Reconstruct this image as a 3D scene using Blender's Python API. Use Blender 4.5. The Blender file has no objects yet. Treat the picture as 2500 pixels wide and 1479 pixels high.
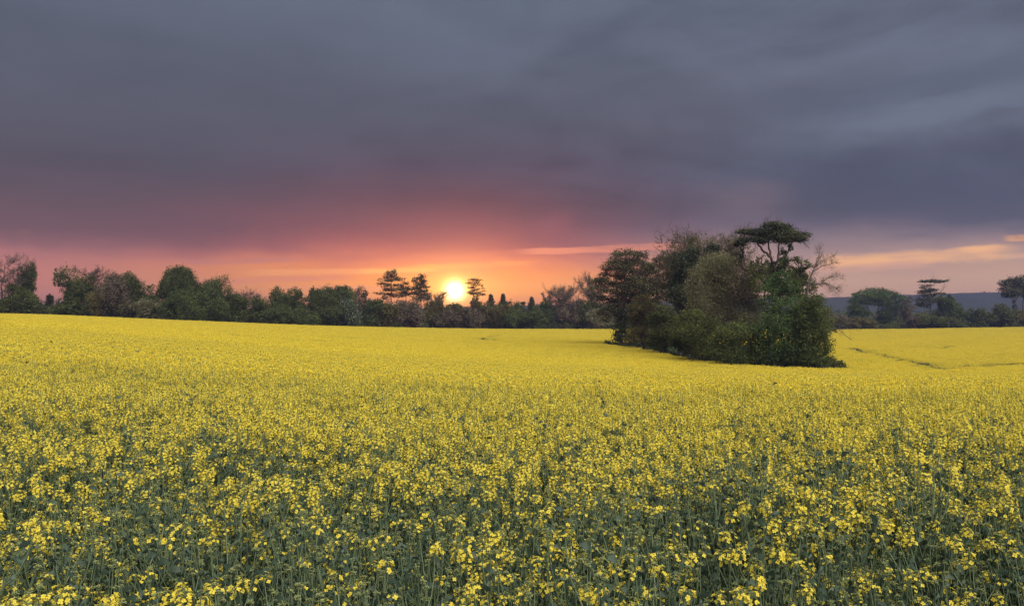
import bpy, math, random
import numpy as np
from mathutils import Vector, Matrix, Euler

random.seed(7)
RNG = np.random.default_rng(11)
SC = bpy.context.scene
COL = SC.collection

# ------------------------------------------------------------------ camera
F = 1962.0                      # focal length in photo pixels (photo 2500 x 1479)
EYE = 2.13                      # eye height above the ground at the camera
HZ = 775.0                      # photo row of the eye level
cam_d = bpy.data.cameras.new('camera')
cam = bpy.data.objects.new('camera', cam_d)
COL.objects.link(cam)
cam.location = (0, 0, EYE)
cam.rotation_euler = (math.radians(90), 0, 0)
cam_d.sensor_width = 36.0
cam_d.lens = 36.0 * F / 2500.0
cam_d.shift_y = (HZ - 739.5) / 2500.0
cam_d.clip_start = 0.05
cam_d.clip_end = 30000
SC.camera = cam

# ------------------------------------------------------------------ exposure
SC.view_settings.view_transform = 'Standard'
SC.view_settings.look = 'None'
SC.view_settings.gamma = 1.0
SC.view_settings.use_curve_mapping = False
EXPO = 1.9
SC.view_settings.exposure = EXPO
SC.cycles.use_denoising = True
try:
    SC.cycles.denoiser = 'OPENIMAGEDENOISE'
    SC.cycles.denoising_input_passes = 'RGB_ALBEDO_NORMAL'
    SC.cycles.denoising_prefilter = 'ACCURATE'
except Exception:
    pass
SC.cycles.max_bounces = 8
SC.cycles.diffuse_bounces = 4
SC.cycles.glossy_bounces = 2
SC.cycles.transmission_bounces = 4
SC.cycles.volume_bounces = 0
SC.cycles.transparent_max_bounces = 8
SC.cycles.sample_clamp_indirect = 4.0


def lin(c, k=1.0):
    r = []
    for v in c:
        v = v / 255.0
        r.append((v / 12.92 if v <= 0.04045 else ((v + 0.055) / 1.055) ** 2.4) * k)
    return r


# ------------------------------------------------------------------ world: storm cloud over a strip of sunset
SUN_AZ = math.atan2(1110 - 1250, F)
SUN_EL = math.atan2((HZ - 711) / F, 1.0)
world = bpy.data.worlds.new('World')
SC.world = world
world.use_nodes = True
WT = world.node_tree
WT.nodes.clear()


class NG:
    """small helper for node graphs"""
    def __init__(s, tree):
        s.t = tree

    def n(s, typ, **kw):
        nd = s.t.nodes.new(typ)
        for k, v in kw.items():
            setattr(nd, k, v)
        return nd

    def put(s, sock, v):
        if isinstance(v, bpy.types.NodeSocket):
            s.t.links.new(v, sock)
        else:
            sock.default_value = v

    def m(s, op, a, b=None, c=None, clamp=False):
        nd = s.n('ShaderNodeMath', operation=op, use_clamp=clamp)
        s.put(nd.inputs[0], a)
        if b is not None:
            s.put(nd.inputs[1], b)
        if c is not None:
            s.put(nd.inputs[2], c)
        return nd.outputs[0]

    def sstep(s, v, a, b, o0=0.0, o1=1.0):
        nd = s.n('ShaderNodeMapRange', interpolation_type='SMOOTHSTEP')
        s.put(nd.inputs['Value'], v)
        for k, x in (('From Min', a), ('From Max', b), ('To Min', o0), ('To Max', o1)):
            s.put(nd.inputs[k], x)
        return nd.outputs[0]

    def mix(s, f, a, b, typ='MIX'):
        nd = s.n('ShaderNodeMix', data_type='RGBA', blend_type=typ)
        nd.clamp_factor = False if typ != 'MIX' else True
        s.put(nd.inputs[0], f)
        s.put(nd.inputs[6], a)
        s.put(nd.inputs[7], b)
        return nd.outputs[2]

    def ramp(s, f, stops, interp='EASE'):
        nd = s.n('ShaderNodeValToRGB')
        nd.color_ramp.interpolation = interp
        el = nd.color_ramp.elements
        while len(el) < len(stops):
            el.new(0.5)
        for e, (p, c) in zip(el, stops):
            e.position = p
            e.color = (c[0], c[1], c[2], 1)
        s.put(nd.inputs[0], f)
        return nd.outputs[0]

    def noise(s, vec, scale, detail=4, rough=0.5, dist=0.0):
        nd = s.n('ShaderNodeTexNoise')
        s.put(nd.inputs['Vector'], vec)
        nd.inputs['Scale'].default_value = scale
        nd.inputs['Detail'].default_value = detail
        nd.inputs['Roughness'].default_value = rough
        nd.inputs['Distortion'].default_value = dist
        return nd.outputs[0]

    def xyz(s, x, y, z):
        nd = s.n('ShaderNodeCombineXYZ')
        s.put(nd.inputs[0], x)
        s.put(nd.inputs[1], y)
        s.put(nd.inputs[2], z)
        return nd.outputs[0]


HAZE = 4.3e-4
g = NG(WT)
K = 0.5 ** EXPO
tc = g.n('ShaderNodeTexCoord')
nrm = g.n('ShaderNodeVectorMath', operation='NORMALIZE')
WT.links.new(tc.outputs['Generated'], nrm.inputs[0])
sep = g.n('ShaderNodeSeparateXYZ')
WT.links.new(nrm.outputs[0], sep.inputs[0])
dx, dy, dz = sep.outputs
el = g.m('MULTIPLY', g.m('ARCSINE', dz), 180 / math.pi)
az = g.m('MULTIPLY', g.m('ARCTAN2', dx, dy), 180 / math.pi)
# cloud sheet seen in perspective: long soft rolls
zc = g.m('ADD', g.m('MAXIMUM', dz, 0.0), 0.10)
px_ = g.m('DIVIDE', dx, zc)
py_ = g.m('DIVIDE', dy, zc)
sheet = g.xyz(g.m('ADD', g.m('MULTIPLY', px_, 0.55), g.m('MULTIPLY', py_, 0.25)),
              g.m('ADD', g.m('MULTIPLY', py_, 1.15), g.m('MULTIPLY', px_, -0.75)), 3.7)
n_roll = g.noise(sheet, 0.55, 5, 0.55, 0.3)
n_fine = g.noise(sheet, 2.2, 5, 0.6, 0.4)
# streaks near the horizon, in angle space
ang = g.xyz(g.m('MULTIPLY', az, 0.055), g.m('MULTIPLY', g.m('ADD', el, g.m('MULTIPLY', az, -0.02)), 0.75), 1.3)
n_str = g.noise(ang, 1.0, 5, 0.55, 0.4)
n_edge = g.noise(g.xyz(g.m('MULTIPLY', az, 0.10), g.m('MULTIPLY', el, 0.35), 9.1), 1.0, 5, 0.6, 0.2)
wob = g.m('MULTIPLY', g.m('SUBTRACT', n_edge, 0.5), 2.6)
low = g.sstep(el, 0.5, 5.0, 0.35, 1.0)
elw = g.m('ADD', el, g.m('MULTIPLY', wob, low))
f = g.m('DIVIDE', elw, 90.0, clamp=True)


def stops(rows):
    return [(e / 90.0, lin(c, K)) for e, c in rows]


TOP = [(14, (89, 92, 105)), (18, (93, 99, 114)), (23, (100, 110, 125)), (40, (120, 131, 150)), (90, (145, 154, 172))]
r_l = g.ramp(f, stops([(0, (230, 140, 100)), (2.6, (210, 131, 108)), (3.6, (192, 122, 110)), (4.4, (154, 103, 102)), (5.2, (119, 87, 90)),
                       (7.0, (101, 81, 87)), (9.5, (88, 81, 91))] + TOP), 'LINEAR')
r_c = g.ramp(f, stops([(0, (252, 146, 56)), (2.2, (255, 166, 60)), (3.2, (246, 148, 72)), (4.0, (212, 122, 92)), (4.8, (162, 92, 90)),
                       (5.8, (124, 78, 86)), (8.0, (102, 77, 86)), (10.5, (89, 80, 94))] + TOP), 'LINEAR')
r_r = g.ramp(f, stops([(0, (228, 170, 124)), (2.4, (214, 168, 134)), (4.0, (178, 145, 134)), (5.2, (142, 122, 124)), (6.4, (112, 101, 113)),
                       (7.2, (84, 83, 97)), (9.5, (80, 84, 100))] + TOP), 'LINEAR')
# behind the camera: the same cloud without the sunset's glow
r_b = g.ramp(f, stops([(0, (150, 150, 158)), (3.0, (140, 141, 152)), (7.0, (112, 114, 128)), (10.5, (96, 99, 115))] + TOP), 'LINEAR')
sky = g.mix(g.sstep(az, -33, -8), r_l, r_c)
sky = g.mix(g.sstep(az, 0, 19), sky, r_r)
aaz = g.m('ABSOLUTE', az)
sky = g.mix(g.sstep(aaz, 50, 125), sky, r_b)
# light and dark rolls in the cloud
hi = g.sstep(el, 4, 10)
roll = g.m('ADD', g.m('MULTIPLY', g.m('SUBTRACT', n_roll, 0.5), 1.25), g.m('MULTIPLY', g.m('SUBTRACT', n_fine, 0.5), 0.50))
n_lump = g.noise(g.xyz(g.m('MULTIPLY', az, 0.085), g.m('ADD', g.m('MULTIPLY', el, 0.17), g.m('MULTIPLY', az, -0.035)), 6.2), 1.0, 6, 0.62, 0.6)
roll = g.m('ADD', roll, g.m('MULTIPLY', g.m('SUBTRACT', n_lump, 0.5), 0.95))
roll = g.m('MULTIPLY', roll, g.m('MULTIPLY', hi, g.sstep(az, -20, 22, 0.35, 1.0)))
roll = g.m('ADD', roll, 1.0)
sky = g.mix(1.0, sky, g.xyz(roll, roll, roll), 'MULTIPLY')


def streak(a0, a1, e0, e1, w, soft, col, amt, sky):
    """one lit cloud streak from (az a0, el e0) to (a1, e1), w degrees thick"""
    t = g.m('DIVIDE', g.m('SUBTRACT', az, a0), a1 - a0)
    line = g.m('MULTIPLY_ADD', t, e1 - e0, e0)
    off = g.m('ABSOLUTE', g.m('ADD', g.m('SUBTRACT', el, line), g.m('MULTIPLY', g.m('SUBTRACT', n_fine2, 0.5), w * 1.9)))
    prof = g.sstep(off, w * (0.25 if soft > 0.5 else 0.5), w * (1 + soft), 1.0, 0.0)
    fe = 0.55 if soft > 0.5 else 0.2
    ends = g.m('MULTIPLY', g.sstep(t, 0.0, fe), g.sstep(t, 1.0 - min(fe, 0.4), 1.0, 1.0, 0.0))
    br = g.sstep(n_str2, 0.28, 0.55, 0.4, 1.0)
    fac = g.m('MULTIPLY', g.m('MULTIPLY', prof, ends), g.m('MULTIPLY', br, amt))
    return g.mix(fac, sky, lin(col, K) + [1])


n_fine2 = g.noise(g.xyz(g.m('MULTIPLY', az, 0.22), g.m('MULTIPLY', el, 0.6), 4.4), 1.0, 5, 0.65, 0.3)
n_str2 = g.noise(g.xyz(g.m('MULTIPLY', az, 0.16), g.m('MULTIPLY', el, 1.1), 7.7), 1.0, 4, 0.55, 0.3)


def A(x):
    return math.degrees(math.atan2(x - 1250, F))


def E(y, x):
    return math.degrees(math.atan2(HZ - y, math.hypot(F, x - 1250)))


for (x0, y0, x1, y1, w, col, amt) in [
    (1960, 640, 2520, 612, 0.46, (252, 188, 130), 1.0),
    (1960, 660, 2300, 640, 0.30, (224, 168, 138), .7),
    (2440, 582, 2620, 572, 0.22, (246, 176, 120), 1.0),
    (2420, 628, 2700, 618, 0.16, (226, 176, 140), .7),
    (1230, 616, 1700, 598, 0.24, (236, 146, 112), .95),
    (560, 668, 1110, 655, 0.22, (250, 164, 98), .85),
    (860, 663, 1080, 657, 0.15, (255, 186, 92), .95),
    (380, 690, 900, 676, 0.2, (226, 138, 110), .7),
    (980, 652, 1330, 642, 0.18, (254, 170, 84), .8),
    (640, 706, 1000, 700, 0.2, (246, 158, 98), .7),
    (1150, 694, 1500, 690, 0.2, (252, 164, 96), .6),
    (420, 642, 760, 634, 0.2, (196, 124, 114), .6),
]:
    sky = streak(A(x0), A(x1), E(y0, x0), E(y1, x1), w, 0.25, col, amt, sky)
for (x0, y0, x1, y1, w, col, amt) in [
    (1650, 350, 3000, 110, 1.5, (112, 121, 138), .75),
    (1850, 180, 3100, 40, 1.1, (108, 117, 134), .5),
    (1700, 290, 2900, 80, 0.8, (84, 92, 108), .6),
    (1560, 250, 2250, 220, 1.0, (84, 90, 106), .45),
    (1700, 475, 3100, 470, 1.7, (76, 82, 100), .75),
    (1640, 505, 1990, 490, 1.1, (122, 106, 114), .55),
    (2300, 555, 2800, 535, 0.5, (104, 100, 112), .6),
    (700, 70, 1500, 120, 1.6, (106, 116, 134), .28),
    (1330, 120, 1560, 60, 0.9, (86, 94, 112), .55),
    (-200, 330, 900, 300, 2.0, (84, 86, 98), .45),
    (1950, 528, 3000, 500, 0.55, (84, 84, 98), .75),
    (1280, 560, 1420, 540, 0.7, (146, 88, 100), .4),
]:
    sky = streak(A(x0), A(x1), E(y0, x0), E(y1, x1), w, 0.9, col, amt, sky)
# the sun, blown out behind thin cloud, and the glow round it
sd = (math.sin(SUN_AZ) * math.cos(SUN_EL), math.cos(SUN_AZ) * math.cos(SUN_EL), math.sin(SUN_EL))
daz = g.m('SUBTRACT', az, math.degrees(SUN_AZ))
del_ = g.m('SUBTRACT', el, math.degrees(SUN_EL))


def glow(sx, sy):
    q = g.m('ADD', g.m('POWER', g.m('DIVIDE', daz, sx), 2), g.m('POWER', g.m('DIVIDE', del_, sy), 2))
    return g.m('SQRT', q)


def addc(sky, fac, col):
    return g.mix(fac, sky, list(col) + [1], 'ADD')


r1 = glow(1.0, 1.0)
disc = g.sstep(r1, 0.26, 0.46, 1.0, 0.0)
bloom = g.m('POWER', g.sstep(r1, 0.1, 2.0, 1.0, 0.0), 2.4)
h1 = g.m('EXPONENT', g.m('MULTIPLY', glow(1.15, 0.95), -1.0))
h2 = g.m('EXPONENT', g.m('MULTIPLY', glow(4.0, 1.7), -1.0))
h3 = g.m('EXPONENT', g.m('MULTIPLY', g.m('POWER', glow(8.5, 4.6), 2), -1.0))
sky = addc(sky, h3, (0.36 * K, 0.030 * K, 0.020 * K))
sky = addc(sky, h2, (1.0 * K, 0.50 * K, 0.02 * K))
sky = addc(sky, h1, (1.2 * K, 0.70 * K, 0.16 * K))
sky = addc(sky, bloom, (2.0 * K, 1.25 * K, 0.4 * K))
sky = addc(sky, g.m('POWER', g.sstep(r1, 0.10, 1.25, 1.0, 0.0), 2.2), (5.0 * K, 3.2 * K, 2.2 * K))
sky = addc(sky, disc, (800.0 * K, 210.0 * K, 46.0 * K))
# the haze over the fields swallows part of the lowest sky; the sky behind it is that much brighter
tau = g.m('MULTIPLY', g.m('MINIMUM', g.m('DIVIDE', 82.0, g.m('MAXIMUM', dz, 0.012)), 4000.0), HAZE * 0.5)
back = g.m('EXPONENT', tau)
sky = g.mix(1.0, sky, g.xyz(back, back, back), 'MULTIPLY')
# below the horizon: dull earth
sky = g.mix(g.sstep(el, -2.0, -0.4), [0.03 * K, 0.03 * K, 0.028 * K, 1], sky)
bg = g.n('ShaderNodeBackground')
WT.links.new(sky, bg.inputs[0])
bg.inputs[1].default_value = 1.0
wo = g.n('ShaderNodeOutputWorld')
WT.links.new(bg.outputs[0], wo.inputs[0])
try:
    world.cycles.sampling_method = 'MANUAL'
    world.cycles.sample_map_resolution = 2048
except Exception:
    pass

# ------------------------------------------------------------------ added soft fill lamp for overcast skylight, high behind the camera
sl = bpy.data.lights.new('sun', 'SUN')
sl.energy = 1.5
sl.angle = math.radians(80)
sl.color = (1.0, 0.94, 0.84)
so = bpy.data.objects.new('sun', sl)  # overcast fill lamp; the low sun itself is drawn in the world
COL.objects.link(so)
L_EL, L_AZ = math.radians(50), SUN_AZ + math.radians(150)
ldir = Vector((math.sin(L_AZ) * math.cos(L_EL), math.cos(L_AZ) * math.cos(L_EL), math.sin(L_EL)))
so.rotation_euler = ldir.to_track_quat('Z', 'Y').to_euler()
so.location = (0, 0, 60)


# ------------------------------------------------------------------ mesh and tagging helpers
def tag(o, label=None, cat=None, group=None, kind=None):
    for k, v in (('label', label), ('category', cat), ('group', group), ('kind', kind)):
        if v:
            o[k] = v
    return o


def link(name, data, parent=None, loc=None, rot=None, scale=None):
    o = bpy.data.objects.new(name, data)
    COL.objects.link(o)
    if parent:
        o.parent = parent
    if loc is not None:
        o.location = loc
    if rot is not None:
        o.rotation_euler = rot
    if scale is not None:
        o.scale = scale
    return o


class Geo:
    """collects vertices, faces, material slots and a per-vertex tint, then makes one mesh"""
    def __init__(s):
        s.v, s.f, s.m, s.t, s.n = [], [], [], [], 0

    def add(s, verts, faces, mat=0, tint=0.5):
        verts = np.asarray(verts, dtype=np.float64).reshape(-1, 3)
        faces = np.asarray(faces, dtype=np.int64)
        if len(faces) == 0:
            return
        s.v.append(verts)
        s.f.append(faces + s.n)
        s.m.append(np.full(len(faces), mat, dtype=np.int32))
        s.t.append(np.broadcast_to(np.asarray(tint, dtype=np.float64), (len(verts),)).copy())
        s.n += len(verts)

    def merge(s, o, M=None, mats=None):
        for v, f_, m_, t_ in zip(o.v, o.f, o.m, o.t):
            pass
        base = s.n
        V = np.concatenate(o.v)
        if M is not None:
            R = np.array(M)
            V = V @ R[:3, :3].T + R[:3, 3]
        s.v.append(V)
        for f_, m_ in zip(o.f, o.m):
            s.f.append(f_ + base)
            s.m.append(m_ if mats is None else np.asarray(mats, dtype=np.int32)[m_])
        s.t.append(np.concatenate(o.t))
        s.n += len(V)

    def mesh(s, name, mats, smooth=False):
        me = bpy.data.meshes.new(name)
        V = np.concatenate(s.v)
        me.vertices.add(len(V))
        me.vertices.foreach_set('co', V.astype(np.float32).ravel())
        tot = np.concatenate([np.full(len(f_), f_.shape[1], dtype=np.int32) for f_ in s.f])
        loops = np.concatenate([f_.ravel() for f_ in s.f]).astype(np.int32)
        st = np.concatenate([[0], np.cumsum(tot)[:-1]]).astype(np.int32)
        me.loops.add(len(loops))
        me.loops.foreach_set('vertex_index', loops)
        me.polygons.add(len(tot))
        me.polygons.foreach_set('loop_start', st)
        try:
            me.polygons.foreach_set('loop_total', tot)
        except Exception:
            pass
        for m_ in mats:
            me.materials.append(m_)
        me.polygons.foreach_set('material_index', np.concatenate(s.m))
        if smooth:
            me.polygons.foreach_set('use_smooth', np.ones(len(tot), dtype=bool))
        a = me.attributes.new('tint', 'FLOAT', 'POINT')
        a.data.foreach_set('value', np.concatenate(s.t).astype(np.float32))
        me.update(calc_edges=True)
        return me


def unit(v):
    v = np.asarray(v, dtype=np.float64)
    return v / np.maximum(np.linalg.norm(v, axis=-1, keepdims=True), 1e-9)


def segs(geo, P0, P1, R0, R1, sides=4, mat=0, tint=0.5):
    """many tapered prisms at once"""
    P0, P1 = np.asarray(P0, float).reshape(-1, 3), np.asarray(P1, float).reshape(-1, 3)
    n = len(P0)
    R0, R1 = np.broadcast_to(R0, (n,)), np.broadcast_to(R1, (n,))
    d = unit(P1 - P0)
    ref = np.where(np.abs(d[:, 2:3]) > 0.8, np.array([[1.0, 0, 0]]), np.array([[0, 0, 1.0]]))
    a = unit(np.cross(d, ref))
    b = np.cross(d, a)
    th = np.arange(sides) * 2 * math.pi / sides
    ring = a[:, None, :] * np.cos(th)[None, :, None] + b[:, None, :] * np.sin(th)[None, :, None]
    v0 = P0[:, None, :] + ring * R0[:, None, None]
    v1 = P1[:, None, :] + ring * R1[:, None, None]
    V = np.concatenate([v0, v1], axis=1).reshape(-1, 3)
    i = np.arange(sides)
    q = np.stack([i, (i + 1) % sides, (i + 1) % sides + sides, i + sides], axis=1)
    Q = (q[None] + (np.arange(n) * 2 * sides)[:, None, None]).reshape(-1, 4)
    t = np.broadcast_to(tint, (n,))
    geo.add(V, Q, mat, np.repeat(t, 2 * sides))


def tube(geo, pts, radii, sides=6, mat=0, tint=0.5):
    """one continuous tapered tube along a path"""
    P = np.asarray(pts, float)
    n = len(P)
    T = unit(np.gradient(P, axis=0))
    ref = np.array([0.31, 0.95, 0.05])
    a = unit(np.cross(T, ref))
    b = np.cross(T, a)
    th = np.arange(sides) * 2 * math.pi / sides
    r = np.asarray(radii, float)
    V = (P[:, None] + (a[:, None] * np.cos(th)[None, :, None] + b[:, None] * np.sin(th)[None, :, None]) * r[:, None, None]).reshape(-1, 3)
    i = np.arange(sides)
    q = np.stack([i, (i + 1) % sides, (i + 1) % sides + sides, i + sides], axis=1)
    Q = (q[None] + (np.arange(n - 1) * sides)[:, None, None]).reshape(-1, 4)
    geo.add(V, Q, mat, tint)


def cards(geo, C, size, aspect=0.6, N=None, up=None, mat=0, tint=0.5, rng=RNG, kink=0.25):
    """leaf cards: bent four-point leaves at C; N = preferred normals (mixed with noise), up = preferred long axis"""
    n = len(C)
    if n == 0:
        return
    nn = unit(rng.normal(size=(n, 3)))
    if N is not None:
        nn = unit(nn + N)
    ax = unit(rng.normal(size=(n, 3)))
    if up is not None:
        ax = unit(ax + up)
    u = unit(ax - (ax * nn).sum(1, keepdims=True) * nn)
    w = np.cross(nn, u)
    s = np.broadcast_to(size, (n,))[:, None] * (0.6 + 0.8 * rng.random((n, 1)))
    k = nn * s * kink
    V = np.stack([C - u * s * 0.5, C + w * s * aspect * 0.5 + k, C + u * s * 0.5, C - w * s * aspect * 0.5 + k], axis=1).reshape(-1, 3)
    Q = np.arange(4 * n).reshape(n, 4)
    t = np.broadcast_to(tint, (n,))
    geo.add(V, Q, mat, np.repeat(t, 4))


# ------------------------------------------------------------------ materials
def leaf_material(name, dark, light, trans=0.3, rough=0.62, spec=0.10, spots=None, back=None):
    m = bpy.data.materials.new(name)
    m.use_nodes = True
    t = m.node_tree
    t.nodes.clear()
    q = NG(t)
    at = q.n('ShaderNodeAttribute', attribute_name='tint')
    col = q.ramp(at.outputs['Fac'], [(0.0, dark), (0.9, light)] if spots is None else [(0.0, dark), (0.80, light), (0.86, spots)], 'LINEAR')
    if back is not None:
        geo = q.n('ShaderNodeNewGeometry')
        col = q.mix(geo.outputs['Backfacing'], col, list(back) + [1])
    p = q.n('ShaderNodeBsdfPrincipled')
    q.put(p.inputs['Base Color'], col)
    p.inputs['Roughness'].default_value = rough
    p.inputs['Specular IOR Level'].default_value = spec
    tr = q.n('ShaderNodeBsdfTranslucent')
    q.put(tr.inputs['Color'], col)
    mx = q.n('ShaderNodeMixShader')
    mx.inputs[0].default_value = trans
    t.links.new(p.outputs[0], mx.inputs[1])
    t.links.new(tr.outputs[0], mx.inputs[2])
    o = q.n('ShaderNodeOutputMaterial')
    t.links.new(mx.outputs[0], o.inputs[0])
    return m


def bark_material(name, c0, c1, scale=6.0):
    m = bpy.data.materials.new(name)
    m.use_nodes = True
    t = m.node_tree
    q = NG(t)
    p = t.nodes['Principled BSDF']
    tcn = q.n('ShaderNodeTexCoord')
    mp = q.n('ShaderNodeMapping')
    mp.inputs['Scale'].default_value = (1, 1, 0.25)
    t.links.new(tcn.outputs['Object'], mp.inputs[0])
    no = q.noise(mp.outputs[0], scale, 6, 0.65)
    q.put(p.inputs['Base Color'], q.ramp(no, [(0.3, c0), (0.7, c1)], 'LINEAR'))
    p.inputs['Roughness'].default_value = 0.9
    bp = q.n('ShaderNodeBump')
    bp.inputs['Strength'].default_value = 0.5
    q.put(bp.inputs['Height'], no)
    t.links.new(bp.outputs[0], p.inputs['Normal'])
    return m


M = {
    'petal': leaf_material('rapeseed_petal', (0.79, 0.61, 0.044), (0.93, 0.77, 0.096), 0.38, 0.6, 0.15),
    'bud': leaf_material('rapeseed_bud', (0.13, 0.16, 0.065), (0.30, 0.33, 0.14), 0.15),
    'stem': leaf_material('rapeseed_stem', (0.085, 0.125, 0.060), (0.17, 0.21, 0.11), 0.05, 0.5, 0.3),
    'leaf': leaf_material('rapeseed_leaf', (0.028, 0.052, 0.032), (0.085, 0.125, 0.085), 0.2, 0.45, 0.3, back=(0.07, 0.105, 0.078)),
    'green': leaf_material('spring_leaf', (0.036, 0.056, 0.019), (0.18, 0.21, 0.072), 0.42),
    'fresh': leaf_material('fresh_leaf', (0.036, 0.066, 0.024), (0.17, 0.235, 0.085), 0.42),
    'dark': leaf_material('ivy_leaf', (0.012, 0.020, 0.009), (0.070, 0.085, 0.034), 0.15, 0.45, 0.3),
    'mid': leaf_material('oak_leaf', (0.034, 0.047, 0.016), (0.185, 0.200, 0.066), 0.42),
    'olive': leaf_material('budding_leaf', (0.060, 0.054, 0.020), (0.25, 0.215, 0.080), 0.42),
    'brown': leaf_material('brown_bud', (0.066, 0.052, 0.034), (0.22, 0.175, 0.115), 0.2),
    'greygreen': leaf_material('willow_leaf', (0.066, 0.066, 0.032), (0.34, 0.315, 0.170), 0.42),
    'warmneedle': leaf_material('warm_pine_needle', (0.018, 0.021, 0.009), (0.165, 0.150, 0.064), 0.12, 0.5, 0.2),
    'needle': leaf_material('pine_needle', (0.018, 0.025, 0.011), (0.110, 0.115, 0.048), 0.12, 0.5, 0.2),
    'blossom': leaf_material('blossom_leaf', (0.045, 0.066, 0.032), (0.15, 0.175, 0.09), 0.25, spots=(0.55, 0.55, 0.50)),
    'bark': bark_material('tree_bark', (0.028, 0.022, 0.018), (0.085, 0.070, 0.055)),
    'pinebark': bark_material('pine_bark', (0.045, 0.026, 0.018), (0.13, 0.080, 0.055)),
    'twig': bark_material('twig_bark', (0.055, 0.042, 0.036), (0.12, 0.095, 0.080)),
}


# ------------------------------------------------------------------ the lie of the land
# canopy height of the crop relative to the eye; columns = direction (photo column), rows = metres ahead
CX = np.array([-1500, 0, 425, 850, 1300, 1750, 2100, 2500, 4000], float)
CY = np.array([0, 3, 6, 12, 25, 50, 100, 150, 230, 300, 350, 450, 700, 1500, 5000], float)
CE = np.array([
    [-.98, -.98, -.97, -.94, -.82, -.50, .20, 1.0, 2.2, 2.5, 2.5, 2.4, 0, -5, -5],
    [-.98, -.98, -.97, -.96, -.90, -.70, -.30, .25, 1.1, 1.2, 1.2, 1.0, -1, -5, -5],
    [-.98, -.98, -.99, -1.05, -1.2, -1.4, -1.5, -1.2, -.75, -.6, -.6, -.8, -2, -5, -5],
    [-.98, -.99, -1.03, -1.18, -1.6, -2.3, -3.1, -3.3, -3.15, -3.1, -3.1, -3.2, -4, -5, -5],
    [-.98, -.99, -1.05, -1.28, -1.88, -3.0, -4.6, -5.2, -5.0, -4.7, -4.55, -4.6, -5, -5, -5],
    [-.98, -.99, -1.05, -1.32, -2.03, -3.4, -5.7, -5.75, -5.4, -5.15, -5.0, -5.0, -5, -5, -5],
    [-.98, -.99, -1.05, -1.32, -2.08, -3.55, -6.0, -6.3, -5.9, -5.4, -5.0, -5.0, -5, -5, -5],
    [-.98, -.99, -1.05, -1.32, -2.08, -3.6, -6.2, -6.3, -5.7, -4.9, -4.1, -4.2, -5, -5, -5],
    [-.98, -.99, -1.05, -1.32, -2.08, -3.6, -6.2, -6.3, -5.5, -4.3, -3.0, -3.2, -5, -5, -5],
])
CROP_H = 1.15
LY = np.log(CY + 4.0)
GY = np.linspace(LY[0], LY[-1], 400)


def hermite(x, xp, fp):
    i = np.clip(np.searchsorted(xp, x) - 1, 0, len(xp) - 2)
    d = np.diff(fp) / np.diff(xp)
    mm = np.empty(len(xp))
    mm[0], mm[-1] = d[0], d[-1]
    mm[1:-1] = np.where(d[:-1] * d[1:] > 0, 2 * d[:-1] * d[1:] / np.where(np.abs(d[:-1] + d[1:]) < 1e-9, 1, d[:-1] + d[1:]), 0)
    h = xp[i + 1] - xp[i]
    t = (x - xp[i]) / h
    return ((1 + 2 * t) * (1 - t) ** 2 * fp[i] + t * (1 - t) ** 2 * h * mm[i] + t * t * (3 - 2 * t) * fp[i + 1] + t * t * (t - 1) * h * mm[i + 1])


_rows = np.stack([hermite(GY, LY, CE[k]) for k in range(len(CX))])      # (cols, 400)
GX = np.linspace(CX[0], CX[-1], 331)
TAB = np.stack([hermite(GX, CX, _rows[:, j]) for j in range(len(GY))], axis=1)


def canopy_e(X, Y):
    X, Y = np.asarray(X, float), np.asarray(Y, float)
    d = np.maximum(Y, 0.0)
    u = np.clip(1250 + F * X / np.maximum(d, 0.6 * np.abs(X) + 0.5), CX[0], CX[-1])
    iy = (np.log(d + 4.0) - GY[0]) / (GY[1] - GY[0])
    ix = (u - GX[0]) / (GX[1] - GX[0])
    y0 = np.clip(iy.astype(int), 0, len(GY) - 2)
    x0 = np.clip(ix.astype(int), 0, len(GX) - 2)
    fy, fx = np.clip(iy - y0, 0, 1), np.clip(ix - x0, 0, 1)
    return ((TAB[x0, y0] * (1 - fx) + TAB[x0 + 1, y0] * fx) * (1 - fy) + (TAB[x0, y0 + 1] * (1 - fx) + TAB[x0 + 1, y0 + 1] * fx) * fy)


def ground_z(X, Y):
    return EYE + canopy_e(X, Y) - CROP_H


def gz(x, y):
    return float(ground_z(np.array([x]), np.array([y]))[0])


def px(x, y, d):
    """photo pixel at d metres ahead -> world point"""
    return np.array([(x - 1250) / F * d, d, EYE + (HZ - y) / F * d])


def wx(x, d):
    return (x - 1250) / F * d


def on_crop(x, y):
    """distance ahead at which the crop's top shows at photo pixel (x, y)"""
    ds = np.geomspace(2, 420, 900)
    yy = HZ - canopy_e((x - 1250) / F * ds, ds) / ds * F
    k = np.argmax(yy <= y) if np.any(yy <= y) else -1
    return float(ds[k])


EDGE_X = [-1500, 0, 425, 850, 1300, 1750, 2500, 4000]
EDGE_D = [225, 230, 238, 290, 330, 350, 350, 350]


def edge_d(u):
    return np.interp(u, EDGE_X, EDGE_D)


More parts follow.
